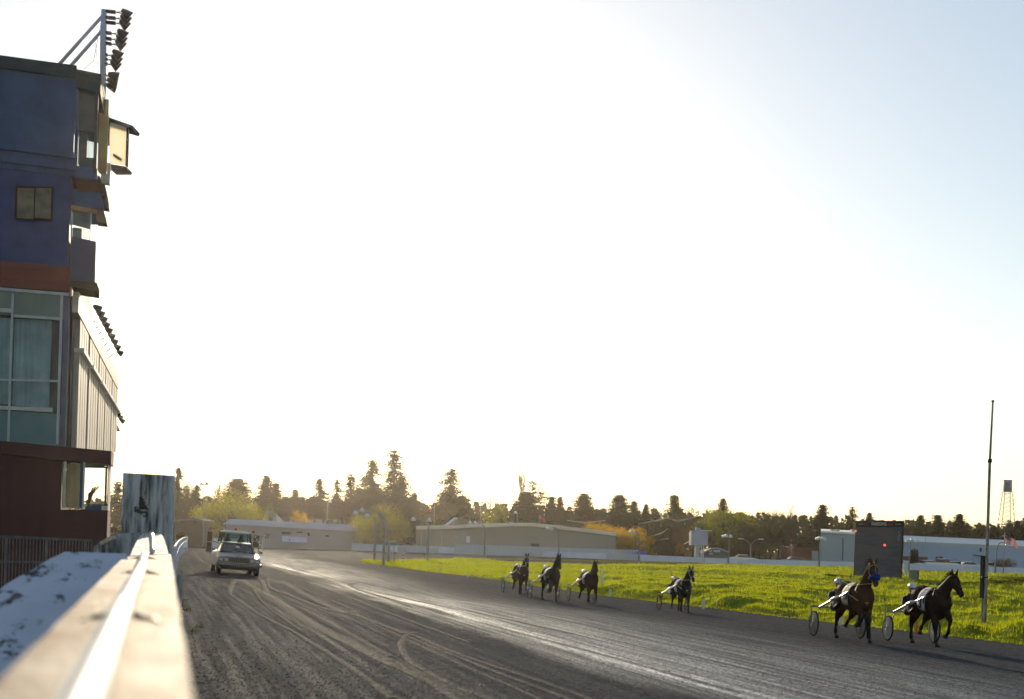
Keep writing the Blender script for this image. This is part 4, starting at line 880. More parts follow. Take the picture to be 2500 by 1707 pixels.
MB().slab([q(2089, 1271.5), q(2206.5, 1271.5), q(2205.8, 1287), q(2088.4, 1287)], FW*.05).build('header_strip', blk, sb)
MB().slab([q(2204, 1272), q(2207.5, 1272), q(2201.5, 1416), q(2198, 1416)], FW*.62).build('side_edge', blk, sb)
MB().slab([q(2082, 1411), q(2203, 1415), q(2203, 1424), q(2082, 1421)], FW*.9).build('plinth', blk, sb)
MB().slab([at(2196, 1411, d-.7), at(2215, 1412, d-.7), at(2215, 1421, d-.7), at(2196, 1420, d-.7)], FW*.25).build('control_box', pm('pale_box', (.42, .43, .47), None, 2, .6), sb)
wl = pm('white_letter', (.62, .62, .60), None, 2, .6); rl = pm('red_letter', (.50, .05, .08), None, 2, .6); gl_ = pm('grey_letter', (.33, .32, .31), None, 2, .6)
text('FRASERDOWNS', 2146, 1279.5, d-.13, .42, wl, 'lettering', sb, wide=1.28); text('RACEWAY', 2173.5, 1279.8, d-.13, .28, rl, 'red_lettering', sb, wide=.42); text('casino', 2101, 1279, d-.13, .27, gl_, 'grey_lettering', sb, wide=.4); text('racing', 2113, 1279.6, d-.13, .20, rl, 'red_lettering', sb, wide=.36); text('summit', 2193, 1279.8, d-.13, .18, gl_, 'grey_lettering', sb, wide=.5)
LED = N('led_red'); LED.b.inputs['Base Color'].default_value = (.6, .02, .03, 1); LED.b.inputs['Emission Color'].default_value = (1, .08, .06, 1); LED.b.inputs['Emission Strength'].default_value = 2.2
MB().tube([q(2160, 1331, -.06), q(2160, 1331, .02)], .085, 12).build('red_lamp', LED.m, sb); MB().tube([q(2089.5, 1296.5, -.06), q(2089.5, 1296.5, .02)], .06, 12).build('red_lamp', LED.m, sb)
text('8', 2160, 1331, d-.16, .12, pm('lamp_white', (.8, .75, .7), None, 2, .5), 'lamp_digit', sb)
mb = MB()
for i in range(16): mb.bar(q(2192+rng.uniform(-2, 3), 1296+i*1.5), q(2197+rng.uniform(-2, 2), 1296.4+i*1.5), .02, .02)
mb.build('dim_characters', gl_, sb)
mb = MB(); mb.tube(cat([at(2205, 1290, d-.1), at(2205, 1340, d-.15), at(2201, 1385, d-.2), at(2204, 1402, d-.25), at(2213, 1411, d-.3)], 6), .03, 6); mb.build('cable', blk, sb)
for x in (2096, 2190): MB().bar(at(x, 1418, d+.3), Vector((at(x, 1418, d+.3).x, at(x, 1418, d+.3).y, -.95)), .2, .2, (1, 0, 0)).build('leg', blk, sb)
d = 112; p = ground(2236, 1443); cb = thing('equipment_cabinet', p, 'grey green metal cabinet on dark legs right of the scoreboard', 'cabinet')
cabm = pm('cabinet_green_grey', (.16, .19, .16), (.13, .155, .13), 2, .6)
MB().slab([at(2224, 1395, d), at(2242, 1396, d), at(2241, 1427, d), at(2223, 1426, d)], FW*.6).build('body', cabm, cb); MB().slab([at(2223, 1392, d-.05), at(2244, 1393, d-.05), at(2243, 1396.5, d-.05), at(2223, 1395.5, d-.05)], FW*.75).build('lid', cabm, cb)
for x in (2225, 2239): MB().bar(at(x, 1426, d+.1), Vector((at(x, 1426, d+.1).x, at(x, 1426, d+.1).y, p.z-.1)), .1, .1, (1, 0, 0)).build('leg', blk, cb)
MB().slab([at(2241, 1396, d-.02), at(2244, 1396, d-.02), at(2241, 1441, d-.02), at(2237, 1441, d-.02)], FW*.3).build('side_post', blk, cb)
st = thing('cabinet_base_plate', ground(2212, 1418), 'white backing panel behind the right edge of the scoreboard', 'panel'); bpoly([(2206, 1368), (2219, 1369), (2216, 1402), (2208, 1401)], 150, .1, pm('pale_backing', (.5, .56, .62), None, 1, .7), 'panel', st); MB().bar(at(2212, 1400, 150.1), onland(2212, 150), .08, .08, (1, 0, 0)).build('leg', polem, st)
d = 118; bar_ = thing('low_barrier', ground(2040, 1416), 'low dark horizontal barrier on the grass left of the scoreboard', 'barrier'); MB().bar(at(2017, 1403.5, d), at(2085, 1409, d), .12, .18).build('beam', blk, bar_); [MB().bar(at(x, 1401, d+.1), Vector((at(x, 1402, d+.1).x, at(x, 1402, d+.1).y, H(at(x, 1402, d).x, at(x, 1402, d).y)-.05)), .07, .07, (1, 0, 0)).build('post', blk, bar_) for x in (2016, 2050, 2078)]
# tall pole with its square companion post
p = ground(2404, 1546); d = (p-CAM).dot(FW); tpz = at(2424, 980, d); tp2 = Vector((p.x+.02, p.y, 0))
pl = thing('finish_pole', p, 'very tall weathered pole stepping thinner above, at the right by the track', 'pole')
pm_ = peel('pole_paint', (.30, .285, .25), (.08, .07, .055), .48, (3, 3, .5), 5, .8)
midp = at(2416.5, 1128, d)
MB().tube([p-UP*.1, at(2405, 1500, d), midp], [.056, .055, .047], 10).build('lower_shaft', pm_, pl, True); MB().tube([midp-UP*.02, midp+UP*.1], .07, 10).build('collar', dark_metal, pl, True); MB().tube([midp, tpz], [.040, .028], 10).build('upper_shaft', pm_, pl, True); MB().ball(tpz, .05, 8, 6).build('cap', pm_, pl, True)
sp_ = thing('square_post', ground(2399, 1545), 'dark square timber post strapped beside the very tall pole', 'post'); MB().bar(at(2401.5, 1357, d+.15), Vector((at(2400, 1430, d+.15).x, at(2400, 1430, d+.15).y, p.z+1.15)), .14, .14, (1, 0, 0)).build('post', pm('dark_post_wood', (.055, .05, .045), (.03, .027, .025), 5, .9, stretch=(1, 1, .1)), sp_); MB().bar(at(2403, 1430, d+.15), Vector((at(2401, 1540, d+.15).x, at(2401, 1540, d+.15).y, p.z-.1)), .10, .10, (1, 0, 0)).build('foot', pm_, sp_); MB().bar(at(2396, 1409, d), at(2411, 1409.5, d), .12, .04).build('strap', dark_metal, sp_)
# marker stakes along the inside of the track
mk_w = pm('marker_white', (.62, .62, .60), (.5, .5, .49), 6, .7); mk_o = pm('marker_orange', (.75, .12, .025), (.6, .09, .02), 6, .6)
STK = [(2052, 1526, 28, 'white marker stake behind the sulky of the big bay horse'), (1717, 1487, 29, 'white marker stake just ahead of the horse with red wheels'), (1490, 1457, 21, 'white marker stake just ahead of the chestnut horse'), (1337, 1437, 14, 'white marker stake behind the legs of the horse in grey pads'), (1143, 1410, 12, 'white marker stake left of the rearmost horse'), (1075, 1398, 9, 'tiny white marker stake far back along the grass edge'), (1022, 1391, 7, 'tiny white marker stake nearest the three hooked poles')]
for x, y, h, lb_ in STK:
    g = ground(x, y); dd_ = (g-CAM).dot(FW); m_ = thing('marker_stake', g, lb_, 'marker', 'marker stakes along the grass edge'); hm = h/FPX*dd_; w_ = .055
    MB().hexa([g+Vector((-w_, -w_*.5, -.02)), g+Vector((w_, -w_*.5, -.02)), g+Vector((w_, w_*.5, -.02)), g+Vector((-w_, w_*.5, -.02))], [g+Vector((-w_*.9, -w_*.4, hm*.93)), g+Vector((w_*.9, -w_*.4, hm*.93)), g+Vector((w_*.9, w_*.4, hm*.93)), g+Vector((-w_*.9, w_*.4, hm*.93))]).build('stake', mk_w, m_)
    MB().box(g+UP*(hm*.96), (w_*2, w_, hm*.07)).build('cap', blk, m_)
g = ground(2236, 1548); os_ = thing('orange_stake', g, 'bright orange flat marker stake between the two nearest horses', 'marker'); mb = MB(); mb.bar(g-UP*.05, g+UP*.36+LR*.02, .075, .02, (0, 1, 0)); mb.bar(g+UP*.36+LR*.02, g+UP*.40+LR*.02, .07, .035, (0, 1, 0)); mb.build('stake', mk_o, os_)
g = ground(1469, 1445); wp_ = thing('white_post', g, 'tall thin white post on the grass edge behind the chestnut horse', 'post'); dd_ = (g-CAM).dot(FW); MB().tube([g-UP*.05, at(1471, 1393, dd_)], [.07, .06], 8).build('shaft', mk_w, wp_, True); MB().ball(at(1471, 1393, dd_), .065, 8, 4).build('cap', mk_w, wp_, True)
# distance markers on the turf far side
for x, y, lb_ in ((983, 1374, 'striped thin marker post at the grass tip'), (962, 1373, 'thin leaning marker post left of the striped one')):
    g = ground(x, y+3); dd_ = (g-CAM).dot(FW); m_ = thing('thin_post', g, lb_, 'post'); MB().tube([g, at(x+1, y-27 if x > 970 else y-20, dd_)], .05, 6).build('shaft', mk_w if x > 970 else polem, m_)
    [MB().tube([g+UP*(.2+i*.3), g+UP*(.32+i*.3)], .056, 6).build('band', blk, m_) for i in range(3)]
# bush at the right edge of the infield

# ---------------------------------------------------------------- trees (unit height 1 m tall templates, scaled per tree)
bark = pm('bark', (.085, .065, .048), (.05, .038, .028), 3, .95, spec=0); twig = pm('twig', (.15, .115, .09), (.10, .075, .06), 3, .95, spec=0)
F_dark = leafmat('conifer_needles', (.040, .046, .018), (.020, .025, .010), .25); F_warm = leafmat('brown_green_needles', (.060, .060, .024), (.030, .031, .013), .35)
F_willow = leafmat('willow_leaf', (.40, .39, .035), (.22, .22, .02), .66, (1, .95, .4)); F_green = leafmat('spring_leaf', (.30, .32, .035), (.14, .16, .018), .64, (1, .95, .45))
F_yellow = leafmat('yellow_leaf', (.70, .46, .035), (.40, .26, .018), .68, (1, .9, .4)); F_olive = leafmat('olive_leaf', (.072, .076, .028), (.036, .040, .014), .4); F_rust = leafmat('russet_leaf', (.17, .085, .03), (.08, .045, .018), .4)
F_orange = leafmat('orange_leaf', (.42, .18, .02), (.2, .09, .012), .5, (1, .8, .4))
TPL = {}
def leaf(mb, p, s, rn, droop=0):
    a = Vector((rn.gauss(0, 1), rn.gauss(0, 1), rn.gauss(0, .7)-droop)).normalized()*s; b = Vector((rn.gauss(0, 1), rn.gauss(0, 1), rn.gauss(0, 1))).cross(a).normalized()*s*.5
    mb.quad(p-a*.5, p+b, p+a*.7, p-b)
def conifer(seed, spread=.2, dens=1.0, droop=.25, bare=.06, ragged=.3, top=1.0, n=4200, power=.95, ls=1.0):
    rn = random.Random(seed); cr, tr = MB(), MB(); tr.tube([(0, 0, -.02), (.004, 0, .4), (rn.uniform(-.01, .01), 0, .8), (0, 0, .995)], [.016, .011, .005, .001], 6)
    L = 64; k_ = 0
    for i in range(L):
        z = bare+(1-bare)*(i+rn.random()*.8)/L
        R0 = spread*((1-z)**power)*top+.012; nb = 7 if z < .8 else 5
        for j in range(nb):
            if rn.random() > dens: continue
            a = rn.random()*6.283; r = R0*(1+rn.uniform(-ragged, ragged*.8)); d = Vector((math.cos(a), math.sin(a), 0)); dz = -droop*r*rn.uniform(.3, 1.4)
            tip = Vector((d.x*r, d.y*r, z+dz)); st = Vector((0, 0, z))
            tr.tube([st, st.lerp(tip, .55)+Vector((0, 0, .012*r/spread)), tip], [.0028, .0018, .0006], 3, False)
            m_ = max(4, int(4.2*n/L/nb*(.35+r/spread*1.3)))
            for q in range(m_):
                t = rn.random()**.75; p = st.lerp(tip, t)+Vector((rn.gauss(0, .007+.016*t), rn.gauss(0, .007+.016*t), -abs(rn.gauss(0, .014))-.008*t)); leaf(cr, p, rn.uniform(.008, .016)*ls, rn, .6)
    return cr, tr
def broad(seed, w=.5, z0=.12, n=5200, clumps=46, flat=1.0, weep=0, ls=1.0, gap=.25):
    rn = random.Random(seed); cr, tr = MB(), MB(); cs = []
    tr.tube([(0, 0, -.02), (.01, 0, z0+.1), (0, .01, .55)], [.03, .022, .012], 7)
    for i in range(clumps):
        u = rn.uniform(-.75, 1); a = rn.random()*6.283; q = math.sqrt(max(0, 1-u*u)); rr = rn.uniform(.55, 1.0)
        zc = z0+(1-z0)*.5; p = Vector((math.cos(a)*q*w*rr*.86, math.sin(a)*q*w*rr*.86, zc+u*(1-z0)*.46*rr*flat)); cs.append((p, rn.uniform(.075, .14)*(w/.45)))
        tr.tube([(0, .005, z0+.12+.2*rn.random()), p*.55+Vector((0, 0, zc*.45)), p], [.011, .006, .002], 4, False)
    for i in range(int(n*2.4)):
        p, r = cs[rn.randrange(len(cs))]; d = Vector((rn.gauss(0, 1), rn.gauss(0, 1), rn.gauss(0, .8))); d = d.normalized()*r*rn.random()**.45
        q = p+d
        if mn.noise(q*9+Vector((seed, 0, 0))) < -gap: continue
        if weep: q.z -= weep*rn.random()**2*(.25+q.length*.0)*(1 if q.xy.length > w*.35 else .3)
        if q.z < .02: continue
        leaf(cr, q, rn.uniform(.010, .020)*ls, rn, .9 if weep else 0)
    return cr, tr
def bare(seed, w=.35, fine=1.0, up=.5):
    rn = random.Random(seed); tr, cr = MB(), MB()
    def grow(p, d, l, r, lv):
        q = p+d*l; m_ = p+d*l*.5+Vector((rn.gauss(0, .05), rn.gauss(0, .05), 0))*l; (tr if lv < 2 else cr).tube([p, m_, q], [r, r*.8, r*.6], 5 if lv < 2 else 3, False)
        if lv >= 5: return
        for i in range(3 if lv else 5):
            nd = (d+Vector((rn.gauss(0, .55), rn.gauss(0, .55), rn.gauss(0, .3)+up*.4))*(.75*w/.35)).normalized(); grow(p.lerp(q, rn.uniform(.55, 1)), nd, l*rn.uniform(.55, .82), max(.0011, r*.55), lv+1)
    grow(Vector((0, 0, -.02)), Vector((0, 0, 1)), .30, .016, 0)
    zm = max(v[2] for v in cr.v); s = 1/zm
    for m_ in (cr, tr): m_.v = [(v[0]*s, v[1]*s, v[2]*s) for v in m_.v]
    return cr, tr
GEN = {'con_a': lambda: conifer(1, .20, .95), 'con_b': lambda: conifer(2, .17, .8, .35, .05, .5), 'con_c': lambda: conifer(3, .26, .95, .15, .04, .35, 1, 5200), 'con_sparse': lambda: conifer(4, .17, .62, .45, .08, .6, 1, 3000, .8),
 'con_round': lambda: conifer(5, .20, 1, .1, .05, .3, 1, 6500, .7), 'con_tall': lambda: conifer(6, .19, .72, .5, .06, .65, 1, 4200, .75), 'cedar': lambda: conifer(7, .34, .5, -.1, .15, .55, 1, 2200, .7), 'column': lambda: conifer(8, .13, 1, -.6, .02, .2, 1, 3600, .35),
 'willow': lambda: broad(9, .62, .06, 8500, 60, 1, .45, .85, .5), 'round': lambda: broad(10, .45, .12, 6500, 54), 'wide': lambda: broad(11, .75, .08, 8500, 70, 1, 0, .9), 'hedge': lambda: broad(12, .62, .04, 8000, 64, .95, 0, .95, .3), 'loose': lambda: broad(13, .42, .15, 3200, 40, 1, 0, .85, .05),
 'bare_a': lambda: bare(14, .36), 'bare_b': lambda: bare(15, .30, 1, .7), 'poplar': lambda: bare(16, .11, 1, 1.6)}
def tree(px, top, wd, d, kind, fol, label, base=None, cat_='tree', group='trees beyond the far fence', nm=None, rot=None):
    key = (kind, fol.name)
    if key not in TPL:
        cr, tr = GEN[kind](); w0 = 2*sorted(math.hypot(v[0], v[1]) for v in cr.v)[int(len(cr.v)*.985)]
        t = thing('tree', (0, 0, 0), None, None, local=True); tr.build('trunk', bark if 'bare' not in kind and kind != 'poplar' else fol, t); cr.build('crown', fol, t); TPL[key] = (t, w0); first = True
        o = t
    else: o = copytree(TPL[key][0])
    g = onland(px, d); h = at(px, top, d).z-g.z; w_ = wd*(2.15 if kind[:3] in ('con', 'ced') else 1.18)/FPX*d/TPL[key][1]
    o.location = g; o.scale = (w_, w_, h); o.rotation_euler = (0, 0, (px*1.7+top) % 6.28 if rot is None else rot)
    o.name = nm or {'c': 'conifer_tree', 'w': 'leafy_tree', 'r': 'leafy_tree', 'h': 'leafy_tree', 'l': 'leafy_tree', 'b': 'bare_tree', 'p': 'poplar_tree'}[kind[0]]
    if kind == 'willow': o.name = 'willow_tree'
    tag(o, label, cat_, group); return o
TT = [
 (282, 1175, 60, 245, 'con_sparse', F_warm, 'ragged conifer showing between the grandstand and the tall peeling board'),
 (430, 1140, 42, 262, 'con_tall', F_warm, 'thin pointed conifer top rising right behind the tall peeling board'),
 (450, 1172, 60, 258, 'round', F_olive, 'dark bushy tree just right of the tall peeling board'),
 (476, 1182, 34, 262, 'con_b', F_warm, 'small dark conifer between the bushy tree and the twin headed pole'),
 (517, 1206, 60, 285, 'round', F_olive, 'low dark tree behind the left side of the big willow'),
 (545, 1152, 95, 330, 'bare_a', twig, 'tall pale bare tree above the big willow'),
 (577, 1168, 78, 285, 'con_round', F_warm, 'broad dark conifer clump behind the big willow'),
 (644, 1160, 62, 280, 'con_c', F_warm, 'pointed dense conifer right of the big willow'),
 (669, 1178, 52, 278, 'con_a', F_warm, 'shorter conifer leaning against the pointed one right of the big willow'),
 (564, 1203, 176, 240, 'willow', F_willow, 'big round yellow green willow behind the starting gate car'),
 (660, 1222, 34, 262, 'loose', F_green, 'small pale green tree in front of the pointed conifers'),
 (716, 1194, 50, 285, 'con_c', F_warm, 'medium conifer over the middle of the low grey building'),
 (735, 1212, 44, 290, 'con_a', F_warm, 'small conifer right of the medium one over the low grey building'),
 (693, 1212, 40, 290, 'con_round', F_warm, 'rounded dark tree left of the medium conifer over the low grey building'),
 (728, 1243, 52, 262, 'hedge', F_yellow, 'low golden shrub tree behind the small white house'),
 (775, 1167, 46, 285, 'con_tall', F_warm, 'slim conifer with a needle thin tip left of the utility pole'),
 (760, 1212, 56, 300, 'con_round', F_warm, 'low brown green tree under the slim conifer'),
 (818, 1169, 40, 290, 'con_sparse', F_warm, 'airy conifer right of the thin utility pole'),
 (852, 1157, 62, 288, 'con_sparse', F_warm, 'wide airy conifer with see through top left of the tall pair'),
 (872, 1190, 50, 290, 'con_a', F_warm, 'conifer shoulder between the airy conifer and the tall pair'),
 (832, 1215, 90, 300, 'wide', F_olive, 'broad hazy tree mass below the airy conifers'),
 (903, 1121, 66, 285, 'con_tall', F_warm, 'left tree of the tall conifer pair, with a blunt rounded top'),
 (956, 1099, 76, 285, 'con_sparse', F_warm, 'tallest conifer of all, with a needle tip and open crown'),
 (975, 1160, 60, 282, 'con_b', F_warm, 'conifer crowding the right flank of the tallest conifer'),
 (915, 1190, 90, 280, 'con_round', F_warm, 'dense dark foot of trees under the tall conifer pair'),
 (1008, 1203, 52, 280, 'con_c', F_warm, 'lower conifer at the right end of the tall conifer group'),
 (930, 1238, 142, 236, 'willow', F_willow, 'second yellow green willow behind the three hooked poles'),
 (985, 1262, 46, 240, 'round', F_olive, 'dark bush between the second willow and the warehouse'),
 (1097, 1144, 82, 280, 'con_sparse', F_warm, 'lone tall conifer over the brown hip roof'),
 (1080, 1200, 60, 284, 'con_a', F_warm, 'bushy lower companion left of the lone tall conifer'),
 (1125, 1210, 64, 284, 'con_round', F_warm, 'round russet topped tree right of the lone tall conifer'),
 (1040, 1228, 60, 310, 'wide', F_rust, 'low reddish tree left of the lone tall conifer'),
 (1200, 1180, 58, 300, 'bare_a', twig, 'delicate bare tree standing alone against the sky'),
 (1211, 1228, 66, 262, 'round', F_green, 'light green bushy tree above the warehouse roof'),
 (1236, 1215, 40, 268, 'loose', F_olive, 'thin olive tree at the left foot of the cedar'),
 (1268, 1138, 36, 280, 'poplar', twig, 'tall brush like bare poplar beside the cedar'),
 (1296, 1172, 92, 272, 'cedar', F_dark, 'dark cedar with long sweeping side branches'),
 (1280, 1200, 62, 274, 'con_round', F_dark, 'dense dark lower crown at the heart of the cedar group'),
 (1344, 1211, 40, 285, 'con_a', F_warm, 'first of two small conifers right of the cedar'),
 (1364, 1212, 44, 283, 'con_c', F_warm, 'second of two small conifers right of the cedar'),
 (1380, 1245, 26, 262, 'con_a', F_dark, 'very small dark conifer by the red flag'),
 (1421, 1204, 56, 282, 'con_round', F_warm, 'full symmetrical conifer over the right end of the warehouse'),
 (1470, 1240, 54, 300, 'con_c', F_warm, 'low conifer left of the dark rounded tree'),
 (1510, 1208, 60, 270, 'con_round', F_dark, 'dark rounded evergreen over the yellow trees'),
 (1545, 1222, 40, 275, 'con_a', F_dark, 'dark conifer right of the dark rounded evergreen'),
 (1574, 1230, 36, 282, 'con_c', F_warm, 'small conifer left of the sunlit power lines'),
 (1597, 1246, 44, 290, 'con_a', F_warm, 'low brown green conifer behind the sunlit power lines'),
 (1453, 1272, 80, 246, 'hedge', F_yellow, 'left golden leafy tree rising behind the warehouse end'),
 (1500, 1280, 70, 243, 'hedge', F_yellow, 'middle golden leafy tree at the warehouse end'),
 (1550, 1285, 96, 240, 'hedge', F_yellow, 'right and largest golden leafy tree before the dark evergreens'),
 (1642, 1207, 62, 276, 'con_tall', F_olive, 'open topped conifer above the sunlit power lines'),
 (1640, 1250, 100, 270, 'wide', F_olive, 'broad dark tree beneath the open topped conifer'),
 (1692, 1224, 60, 280, 'loose', F_olive, 'feathery olive tree left of the utility pole behind the pylon sign'),
 (1671, 1282, 56, 246, 'loose', F_rust, 'small russet leaved tree left of the pylon sign'),
 (1660, 1322, 26, 240, 'loose', F_orange, 'little orange leaved sapling left of the pylon sign post'),
 (1762, 1216, 50, 290, 'con_c', F_dark, 'dark pointed conifer peeping over the yellow green tree'),
 (1766, 1234, 132, 262, 'round', F_green, 'yellow green leafy tree right of the pylon sign'),
 (1736, 1268, 50, 256, 'loose', F_green, 'small light green tree directly behind the pylon sign'),
 (1806, 1250, 62, 272, 'con_round', F_dark, 'dark evergreen right of the yellow green tree'),
 (1835, 1268, 100, 252, 'wide', F_olive, 'low shady tree behind the Y shaped street lamp'),
 (1868, 1240, 90, 280, 'bare_a', twig, 'left bare twiggy tree over the dark wood'),
 (1902, 1226, 110, 274, 'bare_a', twig, 'large bare crowned tree left of the dark pointed conifer'),
 (1880, 1243, 130, 270, 'wide', F_olive, 'wide dark mass of trees left of the grey shed'),
 (1950, 1256, 100, 266, 'wide', F_olive, 'dark round tree above the brick building'),
 (2005, 1231, 62, 262, 'con_c', F_dark, 'dark pointed conifer over the grey shed'),
 (2078, 1237, 42, 266, 'con_sparse', F_dark, 'thin crooked conifer just left of the scoreboard top'),
 (2091, 1262, 30, 262, 'loose', F_green, 'small yellow tree touching the scoreboard top corner'),
 (2120, 1251, 40, 290, 'con_c', F_dark, 'pointed conifer peeping over the left half of the scoreboard'),
 (2150, 1264, 54, 300, 'round', F_olive, 'low round tree peeping over the middle of the scoreboard'),
 (2190, 1252, 60, 320, 'bare_a', twig, 'faint bare tree over the right half of the scoreboard'),
 (2215, 1269, 50, 285, 'round', F_olive, 'hazy rounded tree at the right edge of the scoreboard'),
 (2246, 1257, 50, 282, 'con_c', F_olive, 'first pointed evergreen right of the scoreboard'),
 (2287, 1256, 54, 284, 'con_a', F_olive, 'twin topped evergreen right of the scoreboard'),
 (2312, 1258, 44, 300, 'bare_b', twig, 'bare tree between the evergreens over the long shed'),
 (2341, 1254, 56, 282, 'con_c', F_dark, 'sharp tipped evergreen over the middle of the long shed'),
 (2384, 1274, 60, 285, 'round', F_olive, 'low rounded tree left of the tall pole'),
 (2365, 1276, 50, 300, 'bare_a', twig, 'low bare tree beside the sharp tipped evergreen'),
 (2428, 1278, 52, 280, 'round', F_dark, 'rounded evergreen between the tall pole and the water tower'),
 (2462, 1268, 54, 278, 'cedar', F_dark, 'spreading evergreen in front of the water tower legs'),
 (2483, 1270, 44, 280, 'con_a', F_dark, 'evergreen just right of the water tower legs'),
 (2503, 1262, 50, 282, 'con_c', F_dark, 'tall evergreen cut by the right edge'),
 (2545, 1262, 70, 282, 'con_c', F_dark, 'evergreen beyond the right end of the row')]
for t in TT: tree(*t)
for i, (px, top) in enumerate(((2227, 1342), (2233, 1339), (2239, 1341))):
    tree(px, top, 9, 231, 'column', F_dark, ('left', 'middle and tallest', 'right')[i]+' of three columnar dark cedars before the long shed', group='columnar cedars', cat_='shrub', nm='columnar_cedar')
tree(2450, 1362, 60, 226, 'wide', F_rust, 'bare reddish bush at the foot of the water tower', cat_='shrub', group='shrubs', nm='shrub')
tree(2325, 1362, 40, 232, 'bare_a', twig, 'small leafless bush against the long pale blue shed', cat_='shrub', group='shrubs', nm='shrub')
tree(442, 1296, 26, 200, 'round', F_orange, 'small orange leaved shrub beside the tall peeling board', cat_='shrub', group='shrubs', nm='shrub')
g = ground(2470, 1447); o = tree(2475, 1404, 150, (g-CAM).dot(FW), 'hedge', F_olive, 'wide low dark bush on the infield grass at the right edge', cat_='shrub', group='shrubs', nm='shrub')
# distant wood: one soft far mass behind the individual trees
mb = MB(); rn = random.Random(77)
for i in range(520):
    px = -200+i*6+rn.uniform(-4, 4); d = rn.uniform(380, 470); g = onland(px, d); base = interp([(-200, 1222), (400, 1222), (700, 1222), (1000, 1224), (1200, 1236), (1500, 1248), (1900, 1262), (2500, 1288), (2900, 1305)], px)
    h = max(3, at(px, base+rn.uniform(-8, 10), d).z-g.z); r = rn.uniform(1.6, 3.2)
    for q in range(80):
        t = rn.random()**.8; a = rn.random()*6.28; rr = r*(1-t*.8)*rn.random()**.5; leaf(mb, g+Vector((math.cos(a)*rr, math.sin(a)*rr, h*(.02+.98*t))), rn.uniform(.7, 1.5), rn, .3)
tag(mb.build('distant_wood', F_warm), kind='stuff')

# ---------------------------------------------------------------- harness racing teams
def fuse(mb, voxel, smooth, name, mat, parent=None, sf=.5, label=None):
    me = bpy.data.meshes.new('tmp'); me.from_pydata([tuple(v) for v in mb.v], [], mb.f); me.update()
    bm = bmesh.new(); bm.from_mesh(me); bmesh.ops.recalc_face_normals(bm, faces=bm.faces); bm.to_mesh(me); bm.free()
    o = bpy.data.objects.new('tmp', me); C.objects.link(o)
    r = o.modifiers.new('r', 'REMESH'); r.mode = 'VOXEL'; r.voxel_size = voxel
    if smooth: s_ = o.modifiers.new('s', 'SMOOTH'); s_.iterations = smooth; s_.factor = sf
    dg = bpy.context.evaluated_depsgraph_get(); m2 = bpy.data.meshes.new_from_object(o.evaluated_get(dg)); bpy.data.objects.remove(o); bpy.data.meshes.remove(me)
    m2.name = name; m2.materials.clear(); m2.materials.append(mat); m2.polygons.foreach_set('use_smooth', [True]*len(m2.polygons))
    q = bpy.data.objects.new(name, m2); C.objects.link(q); q.parent = parent
    if label: q['label'] = label
    return q
def V(x, y, z): return Vector((x, y, z))
TR = [(-.84, 1.30, .08, .10), (-.77, 1.24, .23, .25), (-.62, 1.19, .315, .345), (-.42, 1.17, .325, .37), (-.20, 1.14, .305, .355), (.05, 1.10, .325, .38), (.30, 1.09, .325, .405), (.50, 1.11, .295, .415), (.67, 1.14, .26, .355), (.78, 1.16, .205, .26), (.84, 1.16, .11, .14)]
def trunk(x):                                                    # centre height, half width, half height of the barrel at x
    for a, b in zip(TR, TR[1:]):
        if a[0] <= x <= b[0]: t = (x-a[0])/(b[0]-a[0]); return [a[i]+(b[i]-a[i])*t for i in (1, 2, 3)]
    return list((TR[0] if x < TR[0][0] else TR[-1])[1:])
def skin(x, ang, k=1.03):                                        # point on the body: ang 0 = top, + to the left side
    z, w_, h = trunk(x); return V(x, math.sin(ang)*w_*k, z+math.cos(ang)*h*k)
POSES = {
 'A': dict(RH=[(-.54, 1.10), (-.50, .86), (-.82, .54), (-.80, .15), (-.71, .05)], LH=[(-.50, 1.12), (-.36, .86), (-.60, .64), (-.80, .40), (-.84, .28)], RF=[(.50, 1.05), (.54, .88), (.64, .50), (.70, .14), (.79, .05)], LF=[(.54, 1.05), (.60, .92), (.94, .72), (.86, .38), (.74, .30)]),
 'B': dict(RH=[(-.52, 1.12), (-.44, .88), (-.82, .55), (-.88, .16), (-.79, .05)], LH=[(-.50, 1.12), (-.34, .86), (-.52, .60), (-.76, .44), (-.84, .36)], RF=[(.52, 1.05), (.58, .92), (.86, .68), (.66, .42), (.54, .42)], LF=[(.52, 1.05), (.55, .90), (.68, .50), (.78, .15), (.87, .05)]),
 'C': dict(RH=[(-.54, 1.12), (-.50, .86), (-.80, .60), (-1.0, .34), (-1.08, .24)], LH=[(-.50, 1.12), (-.28, .86), (-.40, .52), (-.22, .18), (-.12, .08)], RF=[(.50, 1.05), (.52, .88), (.54, .50), (.50, .14), (.58, .04)], LF=[(.54, 1.05), (.62, .92), (.86, .60), (1.0, .24), (1.09, .15)]),
 'D': dict(RH=[(-.52, 1.12), (-.46, .88), (-.74, .60), (-.86, .26), (-.88, .16)], LH=[(-.50, 1.12), (-.40, .88), (-.64, .54), (-.62, .15), (-.54, .05)], RF=[(.50, 1.05), (.50, .88), (.52, .50), (.50, .14), (.57, .04)], LF=[(.54, 1.05), (.56, .9), (.66, .51), (.76, .16), (.85, .06)])}
